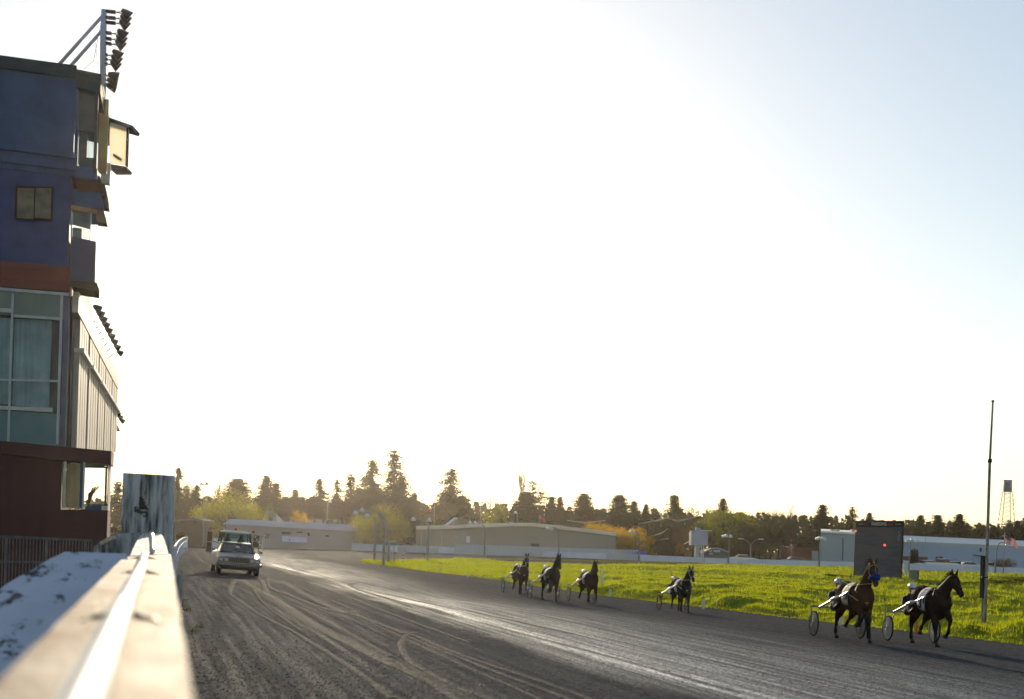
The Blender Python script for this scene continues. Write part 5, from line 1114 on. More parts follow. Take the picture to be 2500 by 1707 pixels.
def coatmat(name, c, dark, rough=.5):
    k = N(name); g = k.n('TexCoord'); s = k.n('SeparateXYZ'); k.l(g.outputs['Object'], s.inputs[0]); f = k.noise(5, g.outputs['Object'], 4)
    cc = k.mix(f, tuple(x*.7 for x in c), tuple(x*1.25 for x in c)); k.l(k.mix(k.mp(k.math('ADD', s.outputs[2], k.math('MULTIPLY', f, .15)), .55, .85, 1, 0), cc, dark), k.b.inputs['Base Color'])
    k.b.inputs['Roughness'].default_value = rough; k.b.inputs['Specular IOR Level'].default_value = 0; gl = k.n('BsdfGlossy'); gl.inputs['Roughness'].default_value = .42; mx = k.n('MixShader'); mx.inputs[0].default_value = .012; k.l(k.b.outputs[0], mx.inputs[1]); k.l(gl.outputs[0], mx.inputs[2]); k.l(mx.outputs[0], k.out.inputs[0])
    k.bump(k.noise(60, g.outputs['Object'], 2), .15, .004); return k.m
leather = pm('black_harness', (.018, .018, .02), (.011, .011, .012), 9, .6, spec=.08); hoofm = pm('hoof_horn', (.06, .055, .05), (.035, .03, .03), 9, .8, spec=0); manem = pm('dark_mane_hair', (.028, .02, .015), (.016, .012, .01), 14, .8, spec=.05)
def horse(loc, rz, s, pose, coat, label, head=(.0, -.95), neck=(.42, .66), yaw=0, strap=leather, hairm=manem, roll=None, pad=None, num=None, boots=None, hood=None, tailm=None, fluff=0):
    t = thing('horse', loc, label, 'horse', 'harness racing horses', rz, local=True); t.scale = (s, s, s)
    mb = MB(); mb.sect([((x, 0, z), (0, w_, 0), (0, 0, h)) for x, z, w_, h in TR], 18)
    nb = V(.58, 0, 1.28); cy_, sy_ = math.cos(yaw), math.sin(yaw); nd = V(neck[0]*cy_, neck[0]*sy_*.8, neck[1]); poll = nb+nd; sec = []
    for i, (tt, w_, h) in enumerate(((-.18, .19, .37), (.05, .17, .31), (.3, .135, .24), (.55, .112, .19), (.8, .098, .16), (1.0, .09, .145))):
        p = nb+nd*tt+V(-.05*math.sin(max(0, tt)*3.1), 0, 0); d = nd.normalized(); side = V(-math.sin(yaw*max(0, tt)), math.cos(yaw*max(0, tt)), 0); up = side.cross(d)*-1; sec.append((p, side*w_, up*h))
    mb.sect(sec, 16)
    side = V(-sy_, cy_, 0); fd = V(cy_*math.cos(head[1]), sy_*math.cos(head[1]), math.sin(head[1])); up = fd.cross(side)*1.0
    if up.z < 0 and abs(head[1]) < 1.4: up = -up
    HL = .60; hp = lambda a, b=0, c=0: poll+fd*a*HL+up*b+side*c
    mb.sect([(hp(-.14, -.02), side*.07, up*.10), (hp(.02, -.015), side*.10, up*.135), (hp(.25, -.02), side*.112, up*.155), (hp(.45, -.012), side*.092, up*.128), (hp(.68, 0), side*.066, up*.085), (hp(.88, 0), side*.064, up*.076), (hp(1.0, -.012), side*.05, up*.055)], 14)
    mb.ball(hp(.93, -.055), .042, 8, 6)
    for sd in (-1, 1):
        mb.ball(hp(.30, .055, sd*.085), .028, 8, 6); mb.ball(hp(.95, .01, sd*.045), .022, 8, 6)
        a = hp(-.06, .085, sd*.055); ear = a+(V(0, 0, 1)*.15+up*.02-fd*.02+side*sd*.035); mb.tube([a-UP*.03, a+(ear-a)*.45, ear], [.035, .036, .008], 8)
    for leg, y in (('RH', -.16), ('LH', .16), ('RF', -.15), ('LF', .15)):
        P = [V(x, y*(1.0 if i < 2 else .82), z) for i, (x, z) in enumerate(POSES[pose][leg])]; hind = leg[1] == 'H'
        rr = [.225, .165, .070, .052, .055] if hind else [.15, .115, .068, .051, .055]
        a, b, c, d, e = P; mid = b.lerp(c, .55)+V(.015 if hind else 0, 0, 0); cm = c.lerp(d, .5)
        mb.tube([a, b, mid, c, c.lerp(d, .2), cm, d, d.lerp(e, .55)], [rr[0], rr[1], (rr[1]+rr[2])*.5, rr[2], rr[2]*.78, .041, rr[3], .043], 10)
    body = fuse(mb, .021, 5, 'body', coat, t)
    for leg, y in (('RH', -.13), ('LH', .13), ('RF', -.123), ('LF', .123)):
        d, e = [V(x, y, z) for x, z in POSES[pose][leg][3:5]]; ax = (e-d).normalized(); q = e+ax*.045*0
        MB().tube([d.lerp(e, .5), e, e+V(ax.x*.035, 0, max(-e.z+.0, ax.z*.04))], [.040, .052, .060], 10).build('hoof', hoofm, t, True)
    # mane: many thin strands along the crest, flying back
    mb = MB(); rn = random.Random(int(loc[0]*100))
    for i in range(150):
        tt = rn.uniform(-.05, 1.08); p = nb+nd*tt+V(-.05*math.sin(max(0, min(1, tt))*3.1), 0, 0); back = V(-nd.z, 0, nd.x).normalized(); h = (.27-.13*tt) if tt < .6 else .165
        st = p+back*(h*.86)+side*rn.uniform(-.02, .02); l = rn.uniform(.08, .2); dr = (back*.7+V(-.5, 0, .12)+side*rn.uniform(-.6, .6)).normalized()
        mb.tube([st, st+dr*l*.5+V(0, 0, .01), st+dr*l-UP*.03], [.013, .009, .002], 4, False)
    for i in range(24): st = hp(-.05, .1, rn.uniform(-.03, .03)); mb.tube([st, st+fd*.08+up*.03, st+fd*rn.uniform(.12, .2)+side*rn.uniform(-.03, .03)], [.011, .009, .002], 4, False)
    mb.build('mane', hairm, t, True)
    mb = MB()
    for i in range(90):
        st = V(-.79, rn.uniform(-.035, .035), 1.31+rn.uniform(-.05, .03)); o_ = rn.uniform(.4, 1); sw = rn.uniform(-.12, .12)*o_; P = [st, st+V(-.12, sw*.2, -.03), st+V(-.20-.05*rn.random(), sw*.6, -.28), st+V(-.20-.1*rn.random(), sw, -.42-.34*o_)]; mb.tube(P, [.014, .016, .012, .002], 4, False)
    mb.build('tail', tailm or hairm, t, True)
    # harness: girth, saddle, breast collar, breeching strap, bridle, reins
    mb = MB(); ring = [skin(.40, a_*math.pi/10, 1.03) for a_ in range(-10, 11)]; mb.tube(ring, .018, 5); ring = [skin(.30, a_*math.pi/10, 1.03) for a_ in range(-5, 6)]; mb.tube(ring, .03, 6)
    mb.build('girth', leather, t)
    mb = MB()
    for sd in (-1, 1):
        mb.tube([skin(.40, sd*1.35, 1.04), skin(.58, sd*1.5, 1.06), skin(.72, sd*1.75, 1.08), V(.80, sd*.10, 1.04), V(.845, 0, 1.02)], .014, 5)
        mb.tube([skin(.52, sd*.5, 1.06), skin(.66, sd*1.1, 1.12), V(.79, sd*.10, 1.06)], .011, 5)
    mb.tube([V(.845, 0, 1.02), V(.72, 0, .86), V(.42, 0, .74)], .012, 5); mb.tube([skin(.35, 0, 1.04), skin(0, 0, 1.03), skin(-.5, 0, 1.03), skin(-.78, 0, 1.1)], .012, 5)
    mb.build('breast_collar', strap, t)
    mb = MB()
    ringh = lambda a, kx, ky: [hp(a, math.sin(q*math.pi/8)*ky-.01, math.cos(q*math.pi/8)*kx) for q in range(17)]
    mb.tube(ringh(.10, .104, .145), .010, 5); mb.tube(ringh(.66, .076, .098), .010, 5); mb.tube(ringh(-.02, .095, .135), .009, 5)
    for sd in (-1, 1): mb.tube([hp(.0, .06, sd*.09), hp(.3, -.03, sd*.112), hp(.66, -.02, sd*.078), hp(.85, -.03, sd*.07)], .009, 5); mb.ball(hp(.85, -.03, sd*.075), .028, 8, 5)
    mb.tube([hp(.66, .09), hp(.2, .15), hp(-.05, .14), nb+nd*.75+V(-.2, 0, .06), skin(.42, 0, 1.05)], .007, 5)
    mb.build('bridle', strap, t)
    for sd in (-1, 1):
        if hood: MB().sect([(hp(.24, .03, sd*.115), fd*.05, up*.055), (hp(.24, .035, sd*.15), fd*.065, up*.065)], 10).build('blinker', hood, t, True)
        MB().tube([hp(.85, -.03, sd*.08), skin(.50, sd*.75, 1.12), skin(.1, sd*.55, 1.08), skin(-.6, sd*.5, 1.1), V(-.98, sd*.10, 1.14)], .0065, 5).build('rein', strap, t)
    if roll:
        mb = MB(); mb.ring(hp(.60, -.01), fd, .105, .055, 22, 10); mb.sect([(hp(.50, .08), side*.10, fd*.04), (hp(.60, .115), side*.12, fd*.09), (hp(.72, .08), side*.09, fd*.05)], 12); fuse(mb, .014, 4, 'shadow_roll', roll, t)
    if pad:
        mb = MB(); xs = [-.12, 0, .12, .25, .34]; an = [a_*.185 for a_ in range(-11, 12)]; o = 0
        for k_ in (1.055, 1.035):
            for x in xs:
                for a_ in an: mb.v.append(tuple(skin(x, a_, k_)))
        nA, nX = len(an), len(xs); L2 = nA*nX
        for i in range(nX-1):
            for j in range(nA-1): q = i*nA+j; mb.f += [(q, q+1, q+nA+1, q+nA), (L2+q, L2+q+nA, L2+q+nA+1, L2+q+1)]
        for i in range(nX-1): mb.f += [(i*nA, i*nA+nA, L2+i*nA+nA, L2+i*nA), (i*nA+nA-1, L2+i*nA+nA-1, L2+i*nA+2*nA-1, i*nA+2*nA-1)]
        for j in range(nA-1): mb.f += [(j, L2+j, L2+j+1, j+1), ((nX-1)*nA+j, (nX-1)*nA+j+1, L2+(nX-1)*nA+j+1, L2+(nX-1)*nA+j)]
        pd = mb.build('saddle_cloth', pad, t, True)
        if num:
            z, w_, h = trunk(.1)
            for sd in (-1, 1):
                cu = bpy.data.curves.new('n', 'FONT'); cu.body = num; cu.size = .36; cu.align_x = 'CENTER'; cu.align_y = 'CENTER'; cu.extrude = .004; cu.offset = .016; o_ = bpy.data.objects.new('n', cu); C.objects.link(o_)
                me = bpy.data.meshes.new_from_object(o_.evaluated_get(bpy.context.evaluated_depsgraph_get())); bpy.data.objects.remove(o_)
                xa = V(-sd, 0, 0); ya = V(0, 0, 1); za = xa.cross(ya); me.transform(Matrix.Translation(skin(.12, sd*1.62, 1.085)) @ Matrix((xa, ya, za)).transposed().to_4x4()); me.materials.append(leather)
                n_ = bpy.data.objects.new('number', me); C.objects.link(n_); n_.parent = pd
    if boots:
        for leg, y in (('RF', -.125), ('LF', .125)):
            P = POSES[pose][leg]; b, c, d = [V(x, y, z) for x, z in P[1:4]]; MB().tube([b.lerp(c, .45), b.lerp(c, .85), c.lerp(d, .1), c.lerp(d, .7), d], [.082, .078, .07, .055, .06], 10).build('leg_boot', boots, t, True)
    return t
SD_ = []
def sulky(loc, rz, s, frame, wheelm, spoked, label, arch=None):
    t = thing('sulky', loc, label, 'sulky', 'two wheeled racing sulkies', rz, local=True); t.scale = (s, s, s); ax = -1.10; wr = .345
    arch = arch or frame
    for sd in (-1, 1):
        y = sd*.66; c = V(ax, y, wr)
        w_ = MB().ring(c, (0, 1, 0), wr-.022, .022, 36, 8).build('wheel', tyre, t, True)
        if spoked:
            mb = MB()
            for i in range(16): a_ = i*math.pi/8; mb.tube([c+V(0, .02*(1 if i % 2 else -1), 0), c+V(math.cos(a_)*(wr-.03), 0, math.sin(a_)*(wr-.03))], .006, 4)
            mb.build('spokes', wheelm, w_); MB().ring(c, (0, 1, 0), wr-.052, .014, 32, 6).build('rim', wheelm, w_, True)
        else: MB().sect([(c-V(0, .03, 0), V(.05, 0, 0), V(0, 0, .05)), (c-V(0, .012, 0), V(wr-.04, 0, 0), V(0, 0, wr-.04)), (c+V(0, .012, 0), V(wr-.04, 0, 0), V(0, 0, wr-.04)), (c+V(0, .03, 0), V(.05, 0, 0), V(0, 0, .05))], 32).build('disc', wheelm, w_)
        MB().tube([c-V(0, .06, 0), c+V(0, .06, 0)], .035, 10).build('hub', frame, w_)
        MB().tube(cat([V(ax, sd*.74, wr), V(ax, sd*.75, .60), V(ax-.01, sd*.745, .80), V(ax, sd*.60, .80)], 4), .018, 8).build('fork', arch, t, True)
        MB().tube([V(ax, sd*.60, wr), V(ax+.03, sd*.58, .55), V(ax+.12, sd*.53, .80)], .015, 8).build('fork', arch, t, True)
        sh_ = MB().tube(cat([V(ax+.02, sd*.56, .78), V(ax+.18, sd*.53, .83), V(ax+.55, sd*.45, .98), V(ax+1.0, sd*.38, 1.12), V(ax+1.5, sd*.34, 1.27)], 5), [.030]*11+[.034]*4+[.026]*6, 10).build('shaft', frame, t, True)
        MB().tube([V(ax+.62, sd*.45, 1.02), V(ax+.95, sd*.395, 1.115)], [.045, .045], 10).build('shaft_sleeve', frame, sh_, True)
        MB().tube([V(ax+.60, sd*.45, .94), V(ax+.60, sd*.37, .86), V(ax+.60, sd*.26, .86)], .014, 6).build('foot_rest', frame, t)
    MB().tube([V(ax, -.74, .80), V(ax, .74, .80)], .022, 8).build('crossbar', arch, t, True)
    mb = MB(); mb.sect([((ax-.30, 0, .84), (0, .15, 0), (0, 0, .03)), ((ax-.22, 0, .80), (0, .20, 0), (0, 0, .04)), ((ax, 0, .79), (0, .17, 0), (0, 0, .04)), ((ax+.10, 0, .80), (0, .08, 0), (0, 0, .025))], 12); mb.build('seat', leather, t, True)
    return t
# the driver: one continuous body, clothing as its children
skinm = pm('skin', (.36, .20, .14), (.28, .15, .10), 12, .55); PM = {}
HIP, CH, NK, HD = V(-1.22, 0, .90), V(-1.30, 0, 1.20), V(-1.27, 0, 1.36), V(-1.23, 0, 1.50)
def limb(sd): return dict(sh=V(-1.28, sd*.17, 1.235), el=V(-1.10, sd*.25, 1.08), wr=V(-.93, sd*.11, 1.12), hip=V(-1.20, sd*.10, .89), kn=V(-.86, sd*.23, 1.03), an=V(-.55, sd*.31, .93), toe=V(-.40, sd*.31, .99))
def person_parts():
    b = MB(); b.sect([(HIP-UP*.05, V(.11, 0, 0), V(0, .15, 0)), (HIP+UP*.08, V(.11, 0, 0), V(0, .155, 0)), (V(-1.27, 0, 1.10), V(.10, 0, 0), V(0, .15, 0)), (V(-1.30, 0, 1.24), V(.11, 0, 0), V(0, .18, 0)), (V(-1.29, 0, 1.32), V(.07, 0, 0), V(0, .12, 0))], 14)
    b.tube([V(-1.285, 0, 1.30), NK, HD-UP*.02], [.06, .052, .05], 10); b.ball(HD, (.092, .075, .112), 14, 10); b.ball(HD+V(.065, 0, -.065), (.045, .05, .045), 10, 8); b.tube([HD+V(.085, 0, .015), HD+V(.112, 0, -.022), HD+V(.088, 0, -.035)], [.012, .019, .014], 8)
    for sd in (-1, 1):
        L_ = limb(sd); b.tube([L_['sh'], L_['sh'].lerp(L_['el'], .5), L_['el'], L_['el'].lerp(L_['wr'], .4), L_['wr']], [.055, .05, .04, .042, .027], 10); b.tube([L_['hip'], L_['hip'].lerp(L_['kn'], .5), L_['kn'], L_['kn'].lerp(L_['an'], .35), L_['an'], L_['toe']], [.088, .078, .056, .056, .038, .035], 10)
        b.ball(HD+V(-.005, sd*.076, -.01), (.018, .012, .03), 8, 6)
        w_ = L_['wr']; pl = w_+V(.055, -sd*.012, .004); b.tube([w_, pl, pl+V(.03, 0, 0)], [.028, .036, .034], 8)
        for i, ln in enumerate((.062, .072, .066, .05)):
            k_ = pl+V(.032, 0, .030-.020*i); b.tube([k_, k_+V(ln*.45, -sd*.012, -.002), k_+V(ln*.35, -sd*.042, -.006), k_+V(ln*.05, -sd*.046, -.006)], [.0105, .0105, .0095, .008], 6)
        b.tube([pl+V(-.01, -sd*.01, .03), pl+V(.02, -sd*.03, .045), pl+V(.045, -sd*.04, .035)], [.012, .011, .009], 6)
    j = MB(); j.sect([(HIP-UP*.02, V(.13, 0, 0), V(0, .17, 0)), (HIP+UP*.08, V(.13, 0, 0), V(0, .172, 0)), (V(-1.27, 0, 1.10), V(.122, 0, 0), V(0, .172, 0)), (V(-1.30, 0, 1.24), V(.13, 0, 0), V(0, .185, 0)), (V(-1.285, 0, 1.325), V(.085, 0, 0), V(0, .11, 0)), (V(-1.275, 0, 1.375), V(.066, 0, 0), V(0, .07, 0))], 16)
    tr = MB(); tr.sect([(HIP-UP*.07, V(.13, 0, 0), V(0, .17, 0)), (HIP, V(.14, 0, 0), V(0, .178, 0)), (HIP+UP*.05, V(.12, 0, 0), V(0, .165, 0))], 14); bt_ = MB()
    for sd in (-1, 1):
        L_ = limb(sd); j.tube([L_['sh']+V(0, -sd*.06, .02), L_['sh']-UP*.02, L_['sh'].lerp(L_['el'], .5), L_['el'], L_['el'].lerp(L_['wr'], .5), L_['wr'].lerp(L_['el'], .06)], [.07, .078, .068, .058, .052, .036], 10)
        tr.tube([L_['hip'], L_['hip'].lerp(L_['kn'], .5), L_['kn'], L_['kn'].lerp(L_['an'], .5), L_['an'].lerp(L_['kn'], .1)], [.106, .096, .075, .068, .052], 10)
        bt_.tube([L_['an'].lerp(L_['kn'], .3), L_['an'], L_['an']+V(.02, 0, -.02), L_['toe']+V(.02, 0, .0), L_['toe']+V(.03, 0, .05)], [.052, .052, .056, .048, .03], 10)
    return b, j, tr, bt_
def driver(loc, rz, s, label, jacket, trousers, helmet, stripe=None, goggle=True, front=None):
    f_ = V(math.cos(rz), math.sin(rz), 0); t = thing('person', loc+f_*(.06*1.2)-UP*.14, label, 'person', 'sulky drivers', rz, local=True); t.scale = (s*1.05, s*1.05, s*1.05)
    if not PM:
        b, j, tr, bt_ = person_parts()
        for nm, mb, vx in (('body', b, .0085), ('jacket', j, .016), ('trousers', tr, .016), ('boots', bt_, .014)):
            q = fuse(mb, vx, 3, nm, skinm); PM[nm] = q.data; bpy.data.objects.remove(q)
    for nm, m_ in (('body', skinm), ('jacket', jacket), ('trousers', trousers), ('boots', leather)):
        me = PM[nm] if nm == 'body' else PM[nm].copy(); me.materials.clear(); me.materials.append(m_); o = bpy.data.objects.new(nm, me); C.objects.link(o); o.parent = t
    mb = MB(); mb.ball(HD+V(-.012, 0, .035), (.128, .108, .118), 18, 8, -.12, 1); mb.sect([(HD+V(.10, 0, .035), V(.012, 0, 0), V(0, .085, 0)), (HD+V(.155, 0, .022), V(.008, 0, 0), V(0, .05, 0))], 10); hm = mb.build('helmet', helmet, t, True)
    if stripe:
        mb = MB(); [mb.tube([HD+V(-.012+.131*math.cos(a_), k_*.045, .035+.12*math.sin(a_)*(1-abs(k_)*.08)) for a_ in [math.pi*q/10 for q in range(0, 11)]], .010, 4) for k_ in (-1, 0, 1)]; mb.build('stripes', stripe, hm)
    MB().tube([HD+V(.02, -.078, .03), HD+V(.03, -.072, -.07), HD+V(.045, 0, -.118), HD+V(.03, .072, -.07), HD+V(.02, .078, .03)], .007, 5).build('chin_strap', leather, hm)
    if goggle: MB().sect([(HD+V(.070, 0, .012), V(0, .070, 0), V(0, 0, .026)), (HD+V(.098, 0, .010), V(0, .055, 0), V(0, 0, .024)), (HD+V(.105, 0, .010), V(0, .04, 0), V(0, 0, .018))], 12).build('goggles', goggle if goggle is not True else pm('dark_goggle', (.02, .025, .035), None, 3, .12, spec=.6), t, True)
    if front: fp = MB().sect([(V(-1.175, 0, 1.29), V(0, .075, 0), V(.02, 0, .03)), (V(-1.145, 0, 1.16), V(0, .085, 0), V(.012, 0, .06)), (V(-1.135, 0, 1.03), V(0, .07, 0), V(.012, 0, .03))], 10).build('front_panel', front, t, True)
    return t
chrome = pm('polished_shaft', (.74, .74, .75), (.6, .6, .62), 5, .25, .8, .5); whitef = pm('white_shaft_enamel', (.72, .72, .72), (.6, .6, .6), 5, .3, .2, .5); steelf = pm('grey_sulky_frame', (.16, .17, .18), (.11, .12, .125), 6, .4, .6); creamf = pm('cream_shaft', (.72, .66, .52), (.6, .55, .42), 5, .3, .2, .5)
disc_g = pm('pale_wheel_disc', (.42, .40, .40), (.34, .32, .32), 3, .5); disc_d = pm('smoky_wheel_disc', (.05, .06, .055), (.10, .11, .10), 7, .35); spk = pm('steel_spokes', (.35, .35, .35), None, 6, .4, .6); redw_ = pm('red_wheel', (.33, .03, .045), (.24, .02, .03), 6, .4)
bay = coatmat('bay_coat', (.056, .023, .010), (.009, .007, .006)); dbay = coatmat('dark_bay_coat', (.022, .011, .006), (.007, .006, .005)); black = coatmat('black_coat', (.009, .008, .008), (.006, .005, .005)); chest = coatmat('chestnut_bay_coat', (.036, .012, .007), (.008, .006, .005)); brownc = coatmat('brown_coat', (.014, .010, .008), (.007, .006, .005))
yst = pm('yellow_strap', (.42, .36, .12), (.3, .25, .08), 8, .55); wst = pm('pale_strap', (.5, .5, .48), (.4, .4, .38), 8, .55); white_c = pm('white_saddle_cloth', (.50, .50, .54), (.42, .42, .46), 4, .8, spec=0); mint = pm('pale_saddle_cloth', (.34, .35, .27), (.06, .07, .05), 16, .8, lo=.45, hi=.52); grey_c = pm('grey_saddle_cloth', (.30, .30, .33), (.16, .16, .18), 9, .8)
blueroll = pm('blue_fleece', (.012, .03, .19), (.008, .02, .12), 20, .9, bump=.4); darkroll = pm('dark_fleece', (.035, .028, .022), (.02, .016, .013), 20, .95, bump=.4)
def spot(a, b): return (ground(*a)+ground(*b))*.5
def place(c, off, s):                                            # team root: the sulky axle stands over c
    rz = -math.pi/2+R(off); f = V(math.cos(rz), math.sin(rz), 0); p = c+f*(1.10*s); return V(p.x, p.y, H(p.x, p.y)-.005), rz, s
j_navy = pm('navy_jacket', (.022, .022, .05), (.014, .014, .03), 5, .7, spec=.05); j_green = pm('dark_green_jacket', (.02, .04, .035), (.012, .025, .022), 5, .7, spec=.05); j_brown = pm('brown_patched_jacket', (.13, .055, .03), (.035, .02, .015), 9, .75, lo=.42, hi=.52, spec=.05); j_blue = pm('blue_jacket', (.035, .045, .16), (.02, .028, .1), 4, .7, spec=.05); j_maroon = pm('maroon_jacket', (.14, .02, .035), (.02, .02, .05), 5, .7, lo=.45, hi=.55, spec=.05); j_rust = pm('rust_jacket', (.20, .07, .03), (.14, .05, .02), 5, .75, spec=.05)
t_dark = pm('dark_trousers', (.025, .025, .03), (.016, .016, .02), 5, .75, spec=.05); t_white = pm('pale_trousers', (.46, .48, .60), (.36, .38, .5), 4, .8, spec=.05); t_grey = pm('grey_trousers', (.16, .16, .17), (.05, .05, .06), 5, .8, spec=.05)
h_white = pm('white_helmet', (.72, .72, .70), (.6, .6, .58), 3, .25, coat=.4); h_pink = pm('pink_white_helmet', (.60, .46, .46), (.66, .62, .6), 6, .25, coat=.4); h_str = pm('striped_helmet_shell', (.62, .66, .66), None, 3, .25, coat=.4); h_dark = pm('two_tone_helmet', (.70, .66, .58), (.06, .05, .06), 6, .3, lo=.45, hi=.5, coat=.4)
# front runner: dark bay, white number cloth, pale disc wheels
c1 = place(spot((2162, 1563), (2285, 1573)), -6, 1.0)
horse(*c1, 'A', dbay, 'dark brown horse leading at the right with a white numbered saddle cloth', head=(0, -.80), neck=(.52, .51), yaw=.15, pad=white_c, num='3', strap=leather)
sulky(*c1, chrome, disc_g, False, 'silver shafted sulky with pale solid disc wheels behind the leading horse', pm('pale_grey_arch', (.36, .36, .36), None, 5, .4, .4))
driver(*c1, 'sulky driver in navy and maroon with a pink white helmet behind the leading horse', j_navy, t_dark, h_pink, front=pm('maroon_front', (.20, .02, .04), None, 4, .75), goggle=pm('blue_goggle', (.10, .18, .32), None, 3, .12, spec=.6))
c2 = place(spot((1978, 1552), (2108, 1561)), -6, 1.0)
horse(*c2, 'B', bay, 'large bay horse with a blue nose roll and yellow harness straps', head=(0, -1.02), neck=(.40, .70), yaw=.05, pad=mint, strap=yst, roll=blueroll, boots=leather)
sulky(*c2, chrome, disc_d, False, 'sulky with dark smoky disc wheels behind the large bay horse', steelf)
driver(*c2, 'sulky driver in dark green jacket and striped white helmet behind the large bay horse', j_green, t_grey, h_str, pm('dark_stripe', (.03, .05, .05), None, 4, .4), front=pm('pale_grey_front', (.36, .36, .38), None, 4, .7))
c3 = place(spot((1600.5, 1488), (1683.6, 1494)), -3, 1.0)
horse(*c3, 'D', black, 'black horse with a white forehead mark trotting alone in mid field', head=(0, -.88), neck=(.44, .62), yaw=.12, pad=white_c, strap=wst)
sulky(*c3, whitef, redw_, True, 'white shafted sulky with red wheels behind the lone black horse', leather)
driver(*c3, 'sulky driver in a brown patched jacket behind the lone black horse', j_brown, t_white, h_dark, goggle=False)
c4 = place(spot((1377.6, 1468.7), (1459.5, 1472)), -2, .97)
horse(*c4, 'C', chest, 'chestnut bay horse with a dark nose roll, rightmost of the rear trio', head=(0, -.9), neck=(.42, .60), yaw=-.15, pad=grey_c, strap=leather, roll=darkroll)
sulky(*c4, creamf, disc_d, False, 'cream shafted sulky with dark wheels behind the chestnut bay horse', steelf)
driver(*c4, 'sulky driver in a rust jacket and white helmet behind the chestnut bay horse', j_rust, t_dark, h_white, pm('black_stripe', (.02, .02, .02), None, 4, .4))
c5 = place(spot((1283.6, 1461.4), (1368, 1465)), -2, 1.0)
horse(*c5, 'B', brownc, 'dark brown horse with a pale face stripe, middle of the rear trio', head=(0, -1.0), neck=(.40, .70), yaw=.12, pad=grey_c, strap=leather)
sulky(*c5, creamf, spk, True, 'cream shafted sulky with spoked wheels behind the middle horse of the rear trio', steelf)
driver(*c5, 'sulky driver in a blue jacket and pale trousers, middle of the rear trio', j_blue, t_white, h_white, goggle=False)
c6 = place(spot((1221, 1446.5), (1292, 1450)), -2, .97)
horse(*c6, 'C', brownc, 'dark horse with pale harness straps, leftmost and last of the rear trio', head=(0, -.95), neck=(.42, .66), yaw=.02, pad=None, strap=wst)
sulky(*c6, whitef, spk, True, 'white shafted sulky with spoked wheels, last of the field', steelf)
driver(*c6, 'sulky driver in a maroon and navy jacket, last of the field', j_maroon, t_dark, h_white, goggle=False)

# ---------------------------------------------------------------- starting gate car
g = ground(578, 1404); crz = -math.pi/2+R(1)
fr_ = V(math.cos(crz), math.sin(crz), 0); g = g-fr_*1.75; g.z = H(g.x, g.y)-.01
car = thing('starting_gate_car', g, 'silver starting gate car with a raised glass cabin and folded lattice wings', 'car', None, crz, local=True)
cp = pm('silver_blue_paint', (.065, .078, .105), (.055, .065, .088), 2, .4, .1, .4, coat=.15); chr_ = pm('chrome_trim', (.20, .20, .22), (.15, .15, .17), 4, .35, .8); wroof = pm('white_car_roof', (.74, .72, .66), None, 3, .35, coat=.3)
grl = pm('dark_grille', (.035, .028, .022), (.02, .016, .013), 30, .5); blkp = pm('black_underbody', (.015, .015, .015), None, 4, .8)
wind = glassmat('windscreen_glass', (.30, .34, .38), .35, .03); cabg = glassmat('cabin_glass', (.82, .93, .92), .8, .04)
# body: lofted cross sections along x (front +2.55 to back -2.75)
def xs(x, w_, z0, z1, r=.06): return [V(x, -w_+r*.5, z0), V(x, -w_, z0+r), V(x, -w_, z1-.16), V(x, -w_+.05, z1-.04), V(x, -w_*.55, z1), V(x, w_*.55, z1), V(x, w_-.05, z1-.04), V(x, w_, z1-.16), V(x, w_, z0+r), V(x, w_-r*.5, z0)]
S_ = [xs(2.52, .86, .40, .74), xs(2.45, .90, .36, .80), xs(1.9, .93, .34, .90), xs(1.15, .94, .32, .95), xs(.9, .94, .32, .97), xs(-1.6, .94, .32, .99), xs(-2.5, .92, .36, .97), xs(-2.75, .88, .42, .9)]
mb = MB(); n = 10
for q in S_: mb.v += [tuple(p) for p in q]
for i in range(len(S_)-1):
    for j in range(n): mb.f.append((i*n+j, i*n+(j+1) % n, (i+1)*n+(j+1) % n, (i+1)*n+j))
mb.f += [tuple(range(n)), tuple(range((len(S_)-1)*n, len(S_)*n))]; body = mb.build('body', cp, car)
hd = MB(); hd.slab([V(2.42, -.16, .805), V(1.1, -.22, .965), V(1.1, .22, .965), V(2.42, .16, .805)], (0, 0, .022)); hd.build('bonnet_bulge', cp, car)
MB().hexa([V(2.56, -.93, .42), V(2.56, .93, .42), V(2.56, .93, .56), V(2.56, -.93, .56)], [V(2.74, -.88, .44), V(2.74, .88, .44), V(2.74, .88, .54), V(2.74, -.88, .54)]).build('bumper', chr_, car)
for y in (-.9, .9): MB().ball(V(2.58, y, .49), (.12, .07, .075), 10, 6).build('bumper_end', chr_, car, True)
MB().box((2.53, 0, .635), (.08, .82, .25)).build('grille', grl, car); mb = MB(); mb.box((2.55, 0, .775), (.09, .90, .035)); [mb.box((2.576, -.4+.08*i, .635), (.012, .012, .24)) for i in range(11)]; mb.build('grille_trim', chr_, car)
lampg = pm('headlamp_lens', (.42, .44, .45), (.3, .32, .33), 6, .12)
for y in (-.76, -.55, .55, .76):
    h_ = MB().box((2.525, y, .655), (.07, .19, .15)).build('headlight', chr_, car); MB().box((2.563, y, .655), (.012, .155, .115)).build('lens', lampg, h_)
for y in (-.87, .87): MB().box((2.47, y, .655), (.12, .05, .14)).build('side_marker', pm('amber_lens', (.5, .16, .03), None, 4, .2), car)
MB().box((2.76, 0, .47), (.012, .40, .12)).build('number_plate', pm('plate_green_grey', (.10, .14, .14), (.16, .2, .2), 14, .6), car)
MB().box((1.2, 0, .30), (2.6, 1.5, .12)).build('underbody', blkp, car)
